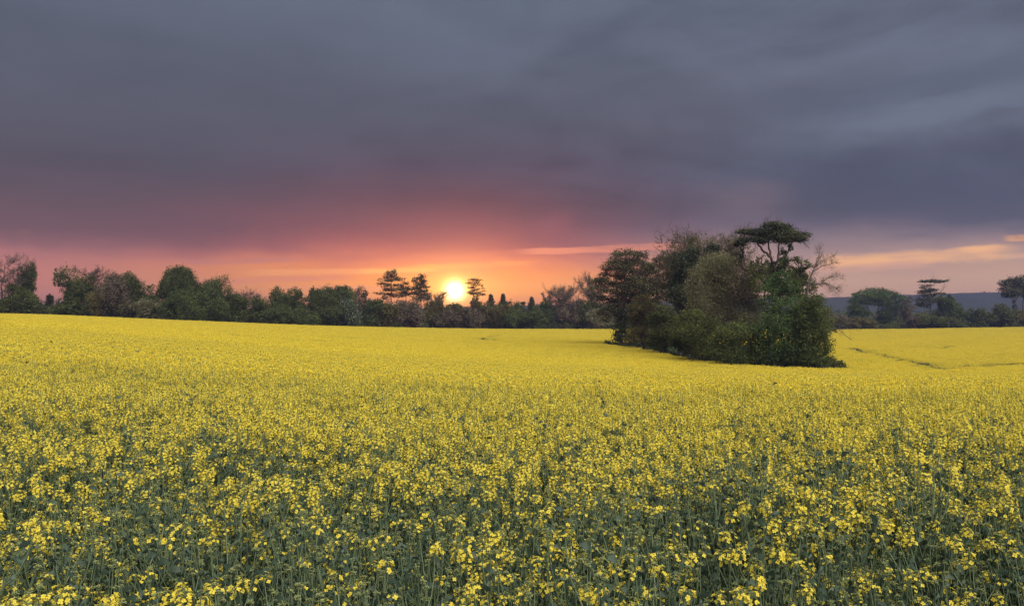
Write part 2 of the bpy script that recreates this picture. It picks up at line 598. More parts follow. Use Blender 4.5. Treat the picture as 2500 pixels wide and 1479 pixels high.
# field and land as one sheet
def grid_ground():
    az_ = np.concatenate([np.radians(np.linspace(-180, -55, 26)), np.radians(np.linspace(-50, 50, 140)), np.radians(np.linspace(55, 180, 26))[:-1]])
    rr = np.concatenate([[0.4], np.geomspace(1.0, 4000, 130)])
    Az, Rr = np.meshgrid(az_, rr, indexing='ij')
    X, Y = Rr * np.sin(Az), Rr * np.cos(Az)
    Z = ground_z(X, Y)
    na, nr = Az.shape
    V = np.stack([X, Y, Z], axis=-1).reshape(-1, 3)
    i, j = np.meshgrid(np.arange(na), np.arange(nr - 1), indexing='ij')
    i2 = (i + 1) % na
    Q = np.stack([i * nr + j, i * nr + j + 1, i2 * nr + j + 1, i2 * nr + j], axis=-1).reshape(-1, 4)
    c = Geo()
    V = np.vstack([V, [[0, 0, gz(0, 0)]]])
    c.add(V, Q, 0, 0.5)
    T = np.stack([np.full(na, len(V) - 1), np.arange(na) * nr, ((np.arange(na) + 1) % na) * nr], axis=1)
    c.f.append(T)
    c.m.append(np.zeros(len(T), dtype=np.int32))
    return c


mg = bpy.data.materials.new('field_soil')
mg.use_nodes = True
q = NG(mg.node_tree)
pb = mg.node_tree.nodes['Principled BSDF']
tcn = q.n('ShaderNodeTexCoord')
n1 = q.noise(tcn.outputs['Object'], 3.0, 6, 0.6)
n2 = q.noise(tcn.outputs['Object'], 0.05, 4, 0.5)
c1 = q.ramp(n1, [(0.35, (0.030, 0.034, 0.018)), (0.65, (0.060, 0.056, 0.036))], 'LINEAR')
c2 = q.ramp(n1, [(0.35, (0.028, 0.045, 0.018)), (0.65, (0.06, 0.085, 0.034))], 'LINEAR')
q.put(pb.inputs['Base Color'], q.mix(q.sstep(n2, 0.4, 0.6), c1, c2))
pb.inputs['Roughness'].default_value = 0.95
pb.inputs['Specular IOR Level'].default_value = 0.0
bpn = q.n('ShaderNodeBump')
bpn.inputs['Strength'].default_value = 0.6
q.put(bpn.inputs['Height'], n1)
mg.node_tree.links.new(bpn.outputs[0], pb.inputs['Normal'])
go = link('field_ground', grid_ground().mesh('field_ground', [mg], True))
tag(go, kind='structure')

# far ridge
HX = np.array([-3500, -1500, 0, 1000, 1500, 1760, 2000, 2250, 2450, 2700, 3500, 6000], float)
HE = np.array([4, 10, 14, 22, 36, 43, 49, 57.5, 64, 66, 58, 40], float)


def ridge_mesh():
    us = np.linspace(-3400, 5900, 420)
    prof = [(1250, -0.3), (1500, 0.16), (1750, 0.58), (1900, 0.86), (2000, 1.0), (2150, 0.9), (2500, 0.2), (2700, -0.3)]
    rg = np.random.default_rng(5)
    V = []
    for u in us:
        h = float(np.interp(u, HX, HE))
        for d, k in prof:
            z = EYE - 6.2 + (h + 6.2) * max(k, 0) + (k if k < 0 else 0) * 8
            if k > 0:
                z += rg.normal() * 0.5
            V.append(((u - 1250) / F * d, d, z))
    n = len(prof)
    i, j = np.meshgrid(np.arange(len(us) - 1), np.arange(n - 1), indexing='ij')
    Q = np.stack([i * n + j, (i + 1) * n + j, (i + 1) * n + j + 1, i * n + j + 1], axis=-1).reshape(-1, 4)
    c = Geo()
    c.add(np.array(V), Q)
    return c


mh = bpy.data.materials.new('wooded_hill')
mh.use_nodes = True
q = NG(mh.node_tree)
pb = mh.node_tree.nodes['Principled BSDF']
tcn = q.n('ShaderNodeTexCoord')
n1 = q.noise(tcn.outputs['Object'], 0.02, 6, 0.65)
q.put(pb.inputs['Base Color'], q.ramp(n1, [(0.35, (0.020, 0.030, 0.018)), (0.65, (0.05, 0.06, 0.03))], 'LINEAR'))
pb.inputs['Roughness'].default_value = 1.0
pb.inputs['Specular IOR Level'].default_value = 0.0
tag(link('hills', ridge_mesh().mesh('hills', [mh], True)), kind='structure')

c = Geo()
us = np.concatenate([RNG.uniform(-2500, 5200, 2600)])
hh = np.interp(us, HX, HE)
clump = np.sin(us * 0.021) + np.sin(us * 0.057 + 2) + RNG.normal(size=len(us)) * 0.8
keep = clump > 0.6
us, hh = us[keep], hh[keep]
P = np.stack([(us - 1250) / F * 2000, np.full(len(us), 2000.0) + RNG.normal(size=len(us)) * 6, EYE + hh - 0.5 + 3.0 * RNG.random(len(us)) ** 1.5], axis=1)
cards(c, P, 4.0, 0.8, tint=RNG.random(len(P)))
tag(link('ridge_woodland', c.mesh('ridge_woodland', [M['mid']])), 'far line of trees along the top of the blue ridge', 'woodland', kind='stuff')


# ------------------------------------------------------------------ trees
def lobe_points(lobes, n, rng, shell=0.5, clump_n=14, spread=0.16):
    """points in leaf clumps over and inside the lobes; returns points, outward normals, tints"""
    L = np.asarray(lobes, float)
    c_, r_ = L[:, :3], L[:, 3:6]
    w = (r_[:, 0] * r_[:, 1] * r_[:, 2]) ** (2 / 3)
    w /= w.sum()
    nc = max(4, n // clump_n)
    k = rng.choice(len(L), nc, p=w)
    d = unit(rng.normal(size=(nc, 3)))
    rad = shell + (1 - shell) * rng.random(nc) ** 0.6
    rad *= 0.82 + 0.36 * rng.random(nc)
    cc = c_[k] + d * r_[k] * rad[:, None]
    ct = rng.normal(0, 0.20, nc) + 0.42 + rng.normal(0, 0.10, len(L))[k]
    j = np.repeat(np.arange(nc), clump_n)
    rm = r_[k][j]
    off = rng.normal(size=(len(j), 3)) * spread * np.minimum(rm, rm.mean(axis=1, keepdims=True) * 1.4)
    P_ = cc[j] + off
    t = np.clip(ct[j] + rng.normal(0, 0.12, len(j)), 0, 1)
    return P_, d[j], t


def limb_path(a, b, rng, n=4, sag=0.12):
    a, b = np.asarray(a, float), np.asarray(b, float)
    t = np.linspace(0, 1, n)[:, None]
    L = np.linalg.norm(b - a)
    mid = rng.normal(size=3) * L * sag + np.array([0, 0, L * 0.10])
    wob = rng.normal(size=(n, 3)) * L * 0.02
    wob[0] = 0
    return a + (b - a) * t + mid * (4 * t * (1 - t)) * 0.5 + wob


def trunk_geo(base, top, r0, r1, rng, lean=0.02, n=8, sides=7):
    t = np.linspace(0, 1, n)
    P_ = np.asarray(base)[None] + (np.asarray(top) - np.asarray(base))[None] * t[:, None]
    h = np.linalg.norm(np.asarray(top) - np.asarray(base))
    P_[1:-1] += rng.normal(size=(n - 2, 3)) * np.array([h, h, 0]) * lean
    r = r0 + (r1 - r0) * t
    r[0] *= 1.35
    return P_, r


def branch_net(starts, rng, gens, tropism=0.25):
    """starts = list of (P0, P1, r0, r1) arrays; returns all segments including spawned twigs"""
    P0, P1, R0, R1 = [np.asarray(a, float) for a in starts]
    out = [(P0, P1, R0, R1)]
    for (m_, L, r, spread) in gens:
        n = len(P0)
        i = np.repeat(np.arange(n), m_)
        t = rng.random(len(i))[:, None]
        S = P0[i] + (P1[i] - P0[i]) * t
        d = unit(unit(P1[i] - P0[i]) + rng.normal(size=(len(i), 3)) * spread + np.array([0, 0, tropism]))
        ln = (L * (0.5 + rng.random(len(i))))[:, None]
        mid = S + d * ln * 0.5
        d2 = unit(d + rng.normal(size=d.shape) * 0.35 + np.array([0, 0, tropism * 0.5]))
        end = mid + d2 * ln * 0.5
        P0 = np.concatenate([S, mid])
        P1 = np.concatenate([mid, end])
        R0 = np.concatenate([np.full(len(i), r), np.full(len(i), r * 0.75)])
        R1 = np.concatenate([np.full(len(i), r * 0.75), np.full(len(i), r * 0.45)])
        out.append((P0, P1, R0, R1))
    return out


def path_segs(paths, radii):
    P0, P1, R0, R1 = [], [], [], []
    for p_, (ra, rb) in zip(paths, radii):
        n = len(p_)
        rr = np.linspace(ra, rb, n)
        P0 += list(p_[:-1])
        P1 += list(p_[1:])
        R0 += list(rr[:-1])
        R1 += list(rr[1:])
    return np.array(P0), np.array(P1), np.array(R0), np.array(R1)


NTREE = [0]


def make_tree(name, label, cat, base, lobes, leaf='green', size=0.4, cover=5.0, stems=None, r0=0.28, bark='bark', twigs=0, twig_gens=None,
              aspect=0.6, N_up=0.0, hang=0.0, shell=0.45, group=None, extra=None, spread=0.16, clump_n=14, d=300.0, leaf_name='crown'):
    """a tree: trunk with limbs (one part) and a crown of leaf clumps (another)"""
    NTREE[0] += 1
    rng = np.random.default_rng(1000 + NTREE[0])
    base = np.asarray(base, float)
    root = link(name, None, None, tuple(base))
    root.empty_display_size = 0.5
    tag(root, label, cat, group)
    off = -base
    L = np.asarray(lobes, float)
    # wood
    w = Geo()
    if stems is None:
        cz = L[:, 2]
        topl = L[np.argmax(cz + L[:, 5])]
        top = np.array([L[:, 0].mean() * 0.6 + base[0] * 0.4, L[:, 1].mean() * 0.6 + base[1] * 0.4, (topl[2] + base[2] * 0.12) / 1.12])
        stems = [(base - np.array([0, 0, 0.3]), top)]
    tpaths = []
    for k, st in enumerate(stems):
        if len(st) == 2:
            P_, r = trunk_geo(st[0], st[1], r0 if k == 0 else r0 * 0.7, r0 * 0.25, rng)
        else:
            P_ = np.asarray(st, float)
            P_ = np.stack([np.interp(np.linspace(0, 1, 3 * len(P_)), np.linspace(0, 1, len(P_)), P_[:, a]) for a in range(3)], axis=1)
            P_[1:-1] += rng.normal(size=(len(P_) - 2, 3)) * r0 * 0.18
            r = np.linspace(r0 if k == 0 else r0 * 0.6, r0 * 0.2, len(P_))
        tube(w, P_ + off, r, 7)
        tpaths.append(P_)
    allp = np.concatenate(tpaths)
    lp, lr = [], []
    for l in L:
        c_ = l[:3]
        cand = allp[allp[:, 2] < c_[2] + 0.3]
        if len(cand) == 0:
            cand = allp[:1]
        a = cand[np.argmin(np.linalg.norm((cand - c_) * np.array([1, 1, 0.9]), axis=1))]
        ln = np.linalg.norm(c_ - a)
        if ln < 0.3:
            continue
        lp.append(limb_path(a, c_, rng) + off)
        lr.append((min(r0 * 0.42, 0.03 + ln * 0.022), 0.03))
    if lp:
        S_ = path_segs(lp, lr)
        segs(w, *S_, sides=4)
        if twigs:
            net = branch_net(S_, rng, twig_gens or [(twigs, L[:, 3].mean() * 0.9, 0.03, 0.8), (2, L[:, 3].mean() * 0.5, 0.018, 0.8)])
            for s_ in net[1:]:
                segs(w, *s_, sides=3)
    link('trunk', w.mesh(name + '_trunk', [M[bark]]), root)
    # leaves
    area = sum(math.pi * l[3] * l[5] for l in L) * 0.62
    n = int(cover * area / (size * size * aspect * 0.5))
    if n > 0:
        P_, nd, t = lobe_points(L, n, rng, shell, clump_n, spread)
        P_ = P_[P_[:, 2] > base[2] + 0.05]
        nd, t = nd[:len(P_)], t[:len(P_)]
        cg = Geo()
        N = nd * 0.5 + np.array([0, 0, N_up])
        up = None if hang == 0 else np.array([0, 0, -hang]) + np.zeros_like(P_)
        cards(cg, P_ + off, size, aspect, N, up, 0, t, rng)
        link(leaf_name, cg.mesh(name + '_crown', [M[leaf]]), root)
    for (nm, lob, lf, sz, cv) in (extra or []):
        Lx = np.asarray(lob, float)
        ar = sum(math.pi * l[3] * l[5] for l in Lx) * 0.62
        P_, nd, t = lobe_points(Lx, int(cv * ar / (sz * sz * 0.3)), rng, 0.3, 10, 0.2)
        cg = Geo()
        cards(cg, P_ + off, sz, 0.6, nd * 0.5, None, 0, t, rng)
        link(nm, cg.mesh(name + '_' + nm, [M[lf]]), root)
    return root


def L_px(rows, d, depth=1.0, jitter=0.25, rng=None):
    """lobes from photo outlines: (x, y, rx, ry) in photo pixels -> world ellipsoids at about d metres"""
    rng = rng or np.random.default_rng(int(abs(rows[0][0]) * 7 + len(rows)))
    W = (max(r[0] for r in rows) - min(r[0] for r in rows)) / F * d
    out = []
    for r in rows:
        dd = d + (rng.random() - 0.5) * 2 * jitter * W + (r[4] if len(r) > 4 else 0)
        p_ = px(r[0], r[1], dd)
        rx, rz = r[2] / F * dd, r[3] / F * dd
        out.append((p_[0], p_[1], p_[2], rx, rx * depth, rz))
    return out


def ground_at(x, d, dx_=0.0):
    X = wx(x, d)
    return np.array([X, d, gz(X, d)])


def round_lobes(x, ytop, hw, ybot, d, n=16, seed=0, shape='dome', fill=0.43):
    """lobes for a free-standing crown between photo rows ytop and ybot, half width hw (pixels)"""
    rng = np.random.default_rng(seed)
    R = hw / F * d
    zt, zb = EYE + (HZ - ytop) / F * d, EYE + (HZ - ybot) / F * d
    H = (zt - zb) / 2
    cx, cz = wx(x, d), (zt + zb) / 2
    out = []
    for k in range(n):
        v = unit(rng.normal(size=3))
        rad = 0.30 + 0.45 * rng.random()
        zz = v[2] * rad * 1.2
        rel = np.clip((zz + 1) / 2, 0, 1)
        if shape == 'dome':
            wd = math.sqrt(max(0.05, 1 - max(0, zz) ** 2)) * (0.75 + 0.25 * rel)
        elif shape == 'cone':
            wd = max(0.12, 1.0 - rel) * 1.15
        elif shape == 'skirt':
            wd = 0.62 + 0.45 * (1 - rel)
        elif shape == 'oval':
            wd = 0.95
        else:
            wd = 1.0
        lr = fill * (0.75 + 0.5 * rng.random())
        rx = R * lr * (1.0 if shape != 'cone' else max(0.35, wd))
        out.append([cx + v[0] * rad * R * 1.25 * wd, d + v[1] * rad * R * 1.25 * wd, cz + zz * H, rx, rx, min(H * lr * 1.1, rx * 1.3)])
    for k in range(n // 2):      # ragged sprays standing out of the crown
        v = unit(rng.normal(size=3) + np.array([0, 0, 0.5]))
        q_ = out[int(rng.integers(0, n))]
        lr = q_[3] * (0.30 + 0.25 * rng.random())
        out.append([q_[0] + v[0] * q_[3] * 1.05, q_[1] + v[1] * q_[3], q_[2] + v[2] * q_[5] * 1.1, lr, lr, lr])
    out = np.array(out)
    # pull the outline to the wanted box
    out[:, 2] += zt - (out[:, 2] + out[:, 5]).max()
    lo, hi_ = (out[:, 0] - out[:, 3]).min(), (out[:, 0] + out[:, 3]).max()
    k = 2 * R / max(hi_ - lo, 1e-6)
    out[:, 0] = cx + (out[:, 0] - (lo + hi_) / 2) * k
    out[:, 3] *= min(k, 1.15)
    return [tuple(o) for o in out]


SEED = [100]


def quick_tree(name, label, cat, x, ytop, hw, dd, leaf='green', ybot=None, shape='dome', n=16, size=None, cover=5.0, bare=False, group=None, bark='bark', **kw):
    """a tree of the far hedge line: column x, top row, half width in pixels, dd metres behind the field's edge"""
    SEED[0] += 1
    d = float(edge_d(x)) + dd
    base = ground_at(x, d)
    ybase = HZ - (base[2] - EYE) / d * F
    yb = ybase - 4 if ybot is None else ybot
    lobes = round_lobes(x, ytop, hw, yb, d, n, SEED[0], shape)
    h = (ybase - ytop) / F * d
    size = size or 0.0015 * d
    if bare:
        return bare_tree(name, label, cat, base, h, hw / F * d, SEED[0], leaf=leaf, group=group, cover=cover, lobes=lobes, size=size, **kw)
    return make_tree(name, label, cat, base, lobes, leaf, size, cover, None, max(0.14, h * 0.017), bark, group=group, d=d, **kw)


def bare_tree(name, label, cat, base, h, R, seed, leaf='brown', cover=0.6, lobes=None, size=0.4, group=None, lean=0.0, r0=None, fine=1.0, nprim=11, low=0.28):
    """a tree not yet in leaf: trunk, limbs and fine twigs, with a few opening buds"""
    rng = np.random.default_rng(seed + 5000)
    base = np.asarray(base, float)
    root = link(name, None, None, tuple(base))
    root.empty_display_size = 0.5
    tag(root, label, cat, group)
    r0 = r0 or h * 0.018
    top = np.array([lean * h, 0, h * 0.86])
    tp, tr = trunk_geo(np.array([0, 0, -0.3]), top, r0, r0 * 0.25, rng, 0.018, 9)
    w = Geo()
    tube(w, tp, tr, 7)
    paths, rad = [], []
    for k in range(nprim):
        t = low + (0.98 - low) * (k + rng.random() * 0.6) / nprim
        S_ = np.array([np.interp(t, np.linspace(0, 1, len(tp)), tp[:, a]) for a in range(3)])
        a = k * 2.4 + rng.random()
        up = 0.25 + 0.75 * t
        reach = R * (0.75 + 0.4 * rng.random()) * math.sqrt(max(0.15, 1 - (abs(t - 0.55) / 0.75) ** 2))
        e = S_ + np.array([math.cos(a) * reach, math.sin(a) * reach, (h - S_[2]) * up * (0.55 + 0.4 * rng.random())])
        paths.append(limb_path(S_, e, rng, 5, 0.1))
        rad.append((r0 * (0.5 - 0.3 * t), 0.03))
    S0 = path_segs(paths, rad)
    segs(w, *S0, sides=4)
    tw = 0.00007 * np.linalg.norm(base[:2]) + 0.006
    net = branch_net(S0, rng, [(3, R * 0.42, tw * 1.8, 0.75), (3, R * 0.24, tw * 1.2, 0.75), (max(1, int(round(2 * fine))), R * 0.15, tw * 0.8, 0.8)], 0.28)
    for s_ in net[1:]:
        segs(w, *s_, sides=3)
    link('trunk', w.mesh(name + '_trunk', [M['twig']]), root)
    if cover > 0:
        P0, P1, _, _ = net[-1]
        area = math.pi * R * h * 0.4
        n = int(cover * area / (size * size * 0.3))
        k = rng.integers(0, len(P0), n)
        P_ = P0[k] + (P1[k] - P0[k]) * rng.random((n, 1)) + rng.normal(size=(n, 3)) * size * 0.3
        P_ = P_[P_[:, 2] < h]
        c = Geo()
        cards(c, P_, size * 0.7, 0.6, None, None, 0, np.clip(rng.normal(0.45, 0.2, len(P_)), 0, 1), rng)
        link('crown', c.mesh(name + '_crown', [M[leaf]]), root)
    return root


def conifer(name, label, cat, base, h, R, seed, tiers=12, leaf='needle', droop=0.25, size=0.35, power=1.0, cover=5.0, group=None, low=0.08):
    """a pointed conifer built of drooping boughs round one straight trunk"""
    rng = np.random.default_rng(seed + 9000)
    base = np.asarray(base, float)
    root = link(name, None, None, tuple(base))
    tag(root, label, cat, group)
    w, c = Geo(), Geo()
    P_, r = trunk_geo(np.array([0, 0, -0.3]), np.array([0, 0, h]), h * 0.02, 0.03, rng, 0.004)
    tube(w, P_, r, 7)
    tips, TT = [], []
    for k in range(tiers):
        t = low + (1 - low) * k / tiers
        reach = R * (1 - t) ** power * (0.85 + 0.3 * rng.random()) + 0.04 * R
        nb = 7 if k < tiers - 3 else 5
        for b in range(nb):
            a = b * 2 * math.pi / nb + k * 1.3 + rng.random() * 0.5
            rr = reach * (0.7 + 0.45 * rng.random())
            s0 = np.array([0, 0, t * h])
            e = s0 + np.array([math.cos(a) * rr, math.sin(a) * rr, -droop * rr + 0.04 * h])
            tips.append((s0, e))
    s0 = np.array([a for a, _ in tips])
    e = np.array([b for _, b in tips])
    segs(w, s0, e, 0.05, 0.015, 3)
    link('trunk', w.mesh(name + '_trunk', [M['bark']]), root)
    area = R * h * 0.9
    n = int(cover * area * 2.2 / (size * size * 0.3))
    k = rng.integers(0, len(tips), n)
    f_ = rng.random((n, 1)) ** 0.7
    P_ = s0[k] + (e[k] - s0[k]) * f_ + rng.normal(size=(n, 3)) * np.array([R * 0.05, R * 0.05, h / tiers * 0.28])
    P_ = np.concatenate([P_, np.stack([rng.normal(size=40) * R * 0.015, rng.normal(size=40) * R * 0.015, h * (0.94 + 0.08 * rng.random(40))], axis=1)])
    cards(c, P_, size, 0.45, np.array([0, 0, 0.6]) + np.zeros_like(P_), None, 0, np.clip(rng.normal(0.4, 0.2, len(P_)), 0, 1), rng)
    link('crown', c.mesh(name + '_crown', [M[leaf]]), root)
    return root


def plate_pine(name, label, x_base, d, rows, stems_px, cat='pine tree', leaf='needle', size=None, fat=1.0, cover=4.5, r0=0.3, depth=0.9, jitter=0.2, bark='pinebark', extra=None, twigs=2, group=None, N_up=0.5):
    base = ground_at(x_base, d)
    lobes = L_px([(r[0], r[1], r[2] * (1 + (fat - 1) * 0.4), r[3] * fat) for r in rows], d, depth, jitter)
    stems = []
    for st in stems_px:
        pts = [px(x, y, d + (dd_ if False else 0)) for (x, y) in st]
        stems.append(np.array(pts))
    s0 = stems[0]
    s0 = np.vstack([[base - np.array([0, 0, 0.3])], s0])
    stems[0] = s0
    ex = [(nm, L_px(rw, d, 0.9, 0.02), lf, sz, cv) for (nm, rw, lf, sz, cv) in (extra or [])]
    return make_tree(name, label, cat, base, lobes, leaf, size or 0.0017 * d, cover, stems, r0, bark, twigs=twigs, extra=ex, N_up=N_up, aspect=0.5, shell=0.15,
                     spread=0.22, clump_n=12, d=d, group=group)


G_L = 'trees of the wood along the far edge of the field'
G_C = 'trees and bushes of the copse standing in the crop'
G_R = 'trees beyond the field in front of the blue ridge'

# ---- left part of the far wood
quick_tree('bare_tree', 'leafless tree with thin grey twigs, leftmost of the far wood', 'tree', 2, 628, 52, 8, 'brown', bare=True, cover=0.35, group=G_L, lean=0.06)
quick_tree('broadleaf_tree', 'tall narrow green tree beside the leftmost leafless tree', 'tree', 62, 637, 30, 14, 'mid', ybot=722, n=14, shape='oval', cover=4.2, group=G_L)
quick_tree('broadleaf_tree', 'wide dark green tree with open sprays under the tall narrow one', 'tree', 54, 690, 52, 8, 'mid', n=16, shape='skirt', cover=3.6, group=G_L)
conifer('fir_tree', 'small dark blue-green fir in the gap of the sunset sky', 'fir tree', ground_at(121, 252), 7.6, 4.6, 21, 8, size=0.45, cover=3.5, group=G_L)
quick_tree('broadleaf_tree', 'thin-topped green tree with sky showing through, right of the small fir', 'tree', 170, 646, 36, 12, 'green', ybot=764, n=18, shape='oval', cover=2.2, group=G_L)
quick_tree('broadleaf_tree', 'loose green tree leaning on the thin-topped tree', 'tree', 204, 668, 34, 9, 'mid', n=15, shape='dome', cover=2.8, group=G_L)
quick_tree('bare_tree', 'brown leafless tree rising between two green crowns', 'tree', 228, 655, 34, 18, 'brown', bare=True, cover=0.6, group=G_L)
quick_tree('broadleaf_tree', 'dark purple-brown tree, broadest of the brown crowns', 'tree', 282, 664, 48, 6, 'brown', n=20, cover=3.6, twigs=2, group=G_L)
quick_tree('broadleaf_tree', 'green tree with a notched top right of the purple-brown one', 'tree', 325, 663, 38, 12, 'mid', n=17, cover=3.6, group=G_L)
quick_tree('broadleaf_tree', 'small loose-crowned tree left of the big dark dome', 'tree', 368, 690, 28, 10, 'green', n=12, cover=2.6, group=G_L)
quick_tree('shrub', 'grey-green bush at the crop below the small loose-crowned tree', 'bush', 362, 728, 36, 4, 'greygreen', n=12, cover=4.5, group=G_L)
quick_tree('shrub', 'low dark bush under the thin-topped tree', 'bush', 178, 735, 44, 4, 'mid', n=12, cover=4.5, group=G_L)
quick_tree('shrub', 'narrow yellow-green bush before the brown leafless tree', 'bush', 240, 706, 26, 3, 'olive', n=12, shape='oval', cover=4, group=G_L)
quick_tree('broadleaf_tree', 'big dark dome-shaped tree, highest of the wood left of the pines', 'tree', 432, 648, 54, 14, 'mid', ybot=752, n=22, cover=5.5, group=G_L)
quick_tree('broadleaf_tree', 'spreading light tree on the right flank of the dark dome', 'tree', 518, 671, 48, 12, 'green', n=20, cover=3.0, group=G_L)
quick_tree('broadleaf_tree', 'rounded green tree in front of the big dark dome', 'tree', 446, 696, 52, 5, 'green', n=18, cover=5, group=G_L)
quick_tree('broadleaf_tree', 'rounded green tree in front of the spreading light one', 'tree', 512, 714, 48, 4, 'green', n=16, cover=5, group=G_L)
quick_tree('shrub', 'dim bluish bush in the dip right of the spreading tree', 'bush', 575, 718, 34, 8, 'mid', n=12, cover=5, group=G_L)
quick_tree('bare_tree', 'faint leafless treetop over the dip in the wood', 'tree', 590, 716, 40, 22, 'brown', bare=True, cover=0.8, group=G_L)
# ---- middle of the far wood
quick_tree('broadleaf_tree', 'low flat-topped green tree where the wood dips lowest', 'tree', 632, 724, 38, 8, 'mid', n=14, cover=5, group=G_L)
quick_tree('broadleaf_tree', 'first rounded crown of the even green row left of the pines', 'tree', 688, 701, 30, 14, 'mid', n=14, cover=5, group=G_L)
quick_tree('broadleaf_tree', 'second rounded crown of the even green row, with a ragged top', 'tree', 728, 701, 34, 12, 'mid', n=15, cover=4.6, group=G_L)
quick_tree('broadleaf_tree', 'third and widest crown of the even green row', 'tree', 790, 698, 40, 10, 'mid', n=18, cover=5.5, group=G_L)
quick_tree('broadleaf_tree', 'last rounded crown of the even green row', 'tree', 836, 697, 32, 10, 'green', n=16, cover=5.5, group=G_L)
quick_tree('shrub', 'bright green bush at the foot of the even green row', 'bush', 672, 742, 46, 4, 'green', n=14, cover=5, group=G_L)
quick_tree('shrub', 'wide grey-green bush under the third crown of the even row', 'bush', 745, 738, 44, 4, 'green', n=14, cover=5, group=G_L)
quick_tree('shrub', 'dark bush left of the pale blossoming bush', 'bush', 802, 742, 34, 4, 'mid', n=12, cover=5, group=G_L)
quick_tree('blossom_shrub', 'bush speckled with pale blossom at the edge of the crop', 'bush', 850, 728, 32, 3, 'blossom', n=14, cover=5, shape='skirt', group=G_L)
quick_tree('bare_tree', 'pinkish leafless treetop behind the even green row', 'tree', 868, 699, 26, 22, 'brown', bare=True, cover=0.7, group=G_L)
quick_tree('broadleaf_tree', 'small plum-brown tree between the green row and the pines', 'tree', 890, 708, 18, 12, 'brown', n=12, cover=4, group=G_L)
quick_tree('broadleaf_tree', 'low green tree just left of the pines', 'tree', 916, 728, 34, 6, 'green', n=14, cover=5, group=G_L)
plate_pine('pine_tree', 'tallest pine with layered boughs left of the setting sun', 955, 326,
           [(963, 664, 8, 6), (952, 668, 14, 6), (938, 678, 14, 5), (962, 677, 16, 5), (945, 684, 20, 4), (976, 683, 14, 4), (930, 692, 12, 4), (948, 697, 18, 4),
            (972, 697, 12, 4), (940, 706, 12, 4), (958, 708, 20, 5), (982, 706, 12, 4), (925, 716, 13, 4), (948, 718, 18, 5), (970, 722, 18, 5), (940, 728, 12, 4)],
           [[(955, 760), (955, 700), (958, 662)]], fat=1.12, cover=3.7, r0=0.35, size=0.5, group=G_L)
plate_pine('pine_tree', 'thin middle pine between two taller ones left of the sun', 990, 332,
           [(990, 692, 10, 6), (982, 700, 12, 5), (998, 704, 12, 5), (986, 712, 14, 5), (998, 718, 12, 5), (980, 722, 10, 5)],
           [[(992, 770), (991, 720), (990, 690)]], fat=1.2, cover=3.4, r0=0.25, size=0.5, group=G_L)
plate_pine('pine_tree', 'dark pine with a bent top nearest to the sun on its left', 1026, 328,
           [(1032, 674, 9, 6), (1024, 679, 12, 5), (1012, 686, 10, 5), (1034, 687, 11, 5), (1024, 694, 16, 6), (1038, 700, 10, 5), (1018, 704, 14, 6), (1032, 710, 14, 6),
            (1016, 716, 16, 6), (1036, 720, 14, 6), (1024, 728, 20, 7), (1044, 728, 10, 5)],
           [[(1028, 770), (1027, 710), (1031, 674)]], fat=1.1, cover=4.8, r0=0.34, size=0.5, group=G_L)
quick_tree('broadleaf_tree', 'dull brown tree under the tallest pine', 'tree', 940, 736, 34, 5, 'olive', n=14, cover=4.5, twigs=1, group=G_L)
quick_tree('broadleaf_tree', 'wide grey-brown tree under the thin middle pine', 'tree', 992, 730, 40, 6, 'brown', n=16, cover=3.5, twigs=2, group=G_L)
quick_tree('broadleaf_tree', 'pale brown budding tree at the crop below the bent pine', 'tree', 1012, 748, 30, 3, 'brown', n=12, cover=3.5, twigs=2, group=G_L)
quick_tree('broadleaf_tree', 'brown-green tree right below the sun', 'tree', 1062, 729, 28, 8, 'olive', n=14, cover=4.5, group=G_L)
quick_tree('bare_tree', 'leafless treetop lit red left of the sun', 'tree', 1066, 712, 24, 14, 'brown', bare=True, cover=0.5, group=G_L)
quick_tree('broadleaf_tree', 'low tree that the sun sets behind', 'tree', 1112, 738, 34, 9, 'olive', n=14, cover=4.5, group=G_L)
quick_tree('shrub', 'brown bush at the crop below the sun', 'bush', 1090, 757, 40, 4, 'brown', n=12, cover=4.5, group=G_L)
quick_tree('broadleaf_tree', 'round green-brown tree behind the slender pine', 'tree', 1166, 722, 30, 14, 'olive', n=14, cover=4.5, group=G_L)
plate_pine('pine_tree', 'slender flat-topped pine with a bare stem right of the sun', 1158, 334,
           [(1158, 683, 14, 4), (1168, 684, 10, 3), (1146, 690, 12, 3), (1165, 690, 10, 3), (1158, 695, 16, 3), (1174, 697, 8, 3), (1150, 702, 12, 3), (1168, 704, 14, 3),
            (1156, 709, 12, 3), (1176, 712, 10, 3), (1148, 715, 10, 4), (1164, 716, 14, 4), (1178, 719, 8, 3)],
           [[(1158, 765), (1157, 720), (1157, 682)]], fat=1.05, cover=2.8, r0=0.24, size=0.45, group=G_L)
conifer('columnar_conifer', 'blunt column-shaped dark conifer, left one of the pair', 'conifer', ground_at(1198, 344), 15.2, 3.5, 31, 16, droop=0.05, size=0.42, power=0.6, cover=6, group=G_L)
conifer('fir_tree', 'pointed dark conifer, right one of the pair', 'conifer', ground_at(1228, 346), 15.6, 4.9, 32, 15, droop=0.15, size=0.42, power=1.0, cover=6, group=G_L)
conifer('fir_tree', 'ragged little fir standing alone above the low bushes', 'fir tree', ground_at(1298, 343), 14.2, 5.0, 33, 11, droop=0.1, size=0.42, power=1.0, cover=4, group=G_L, low=0.3)
conifer('fir_tree', 'tiny far conifer tip between the pair and the little fir', 'fir tree', ground_at(1260, 420), 13.0, 1.6, 34, 10, size=0.6, group=G_L)
quick_tree('broadleaf_tree', 'brown-green rounded tree under the pair of conifers', 'tree', 1216, 738, 42, 6, 'olive', n=14, cover=5, group=G_L)
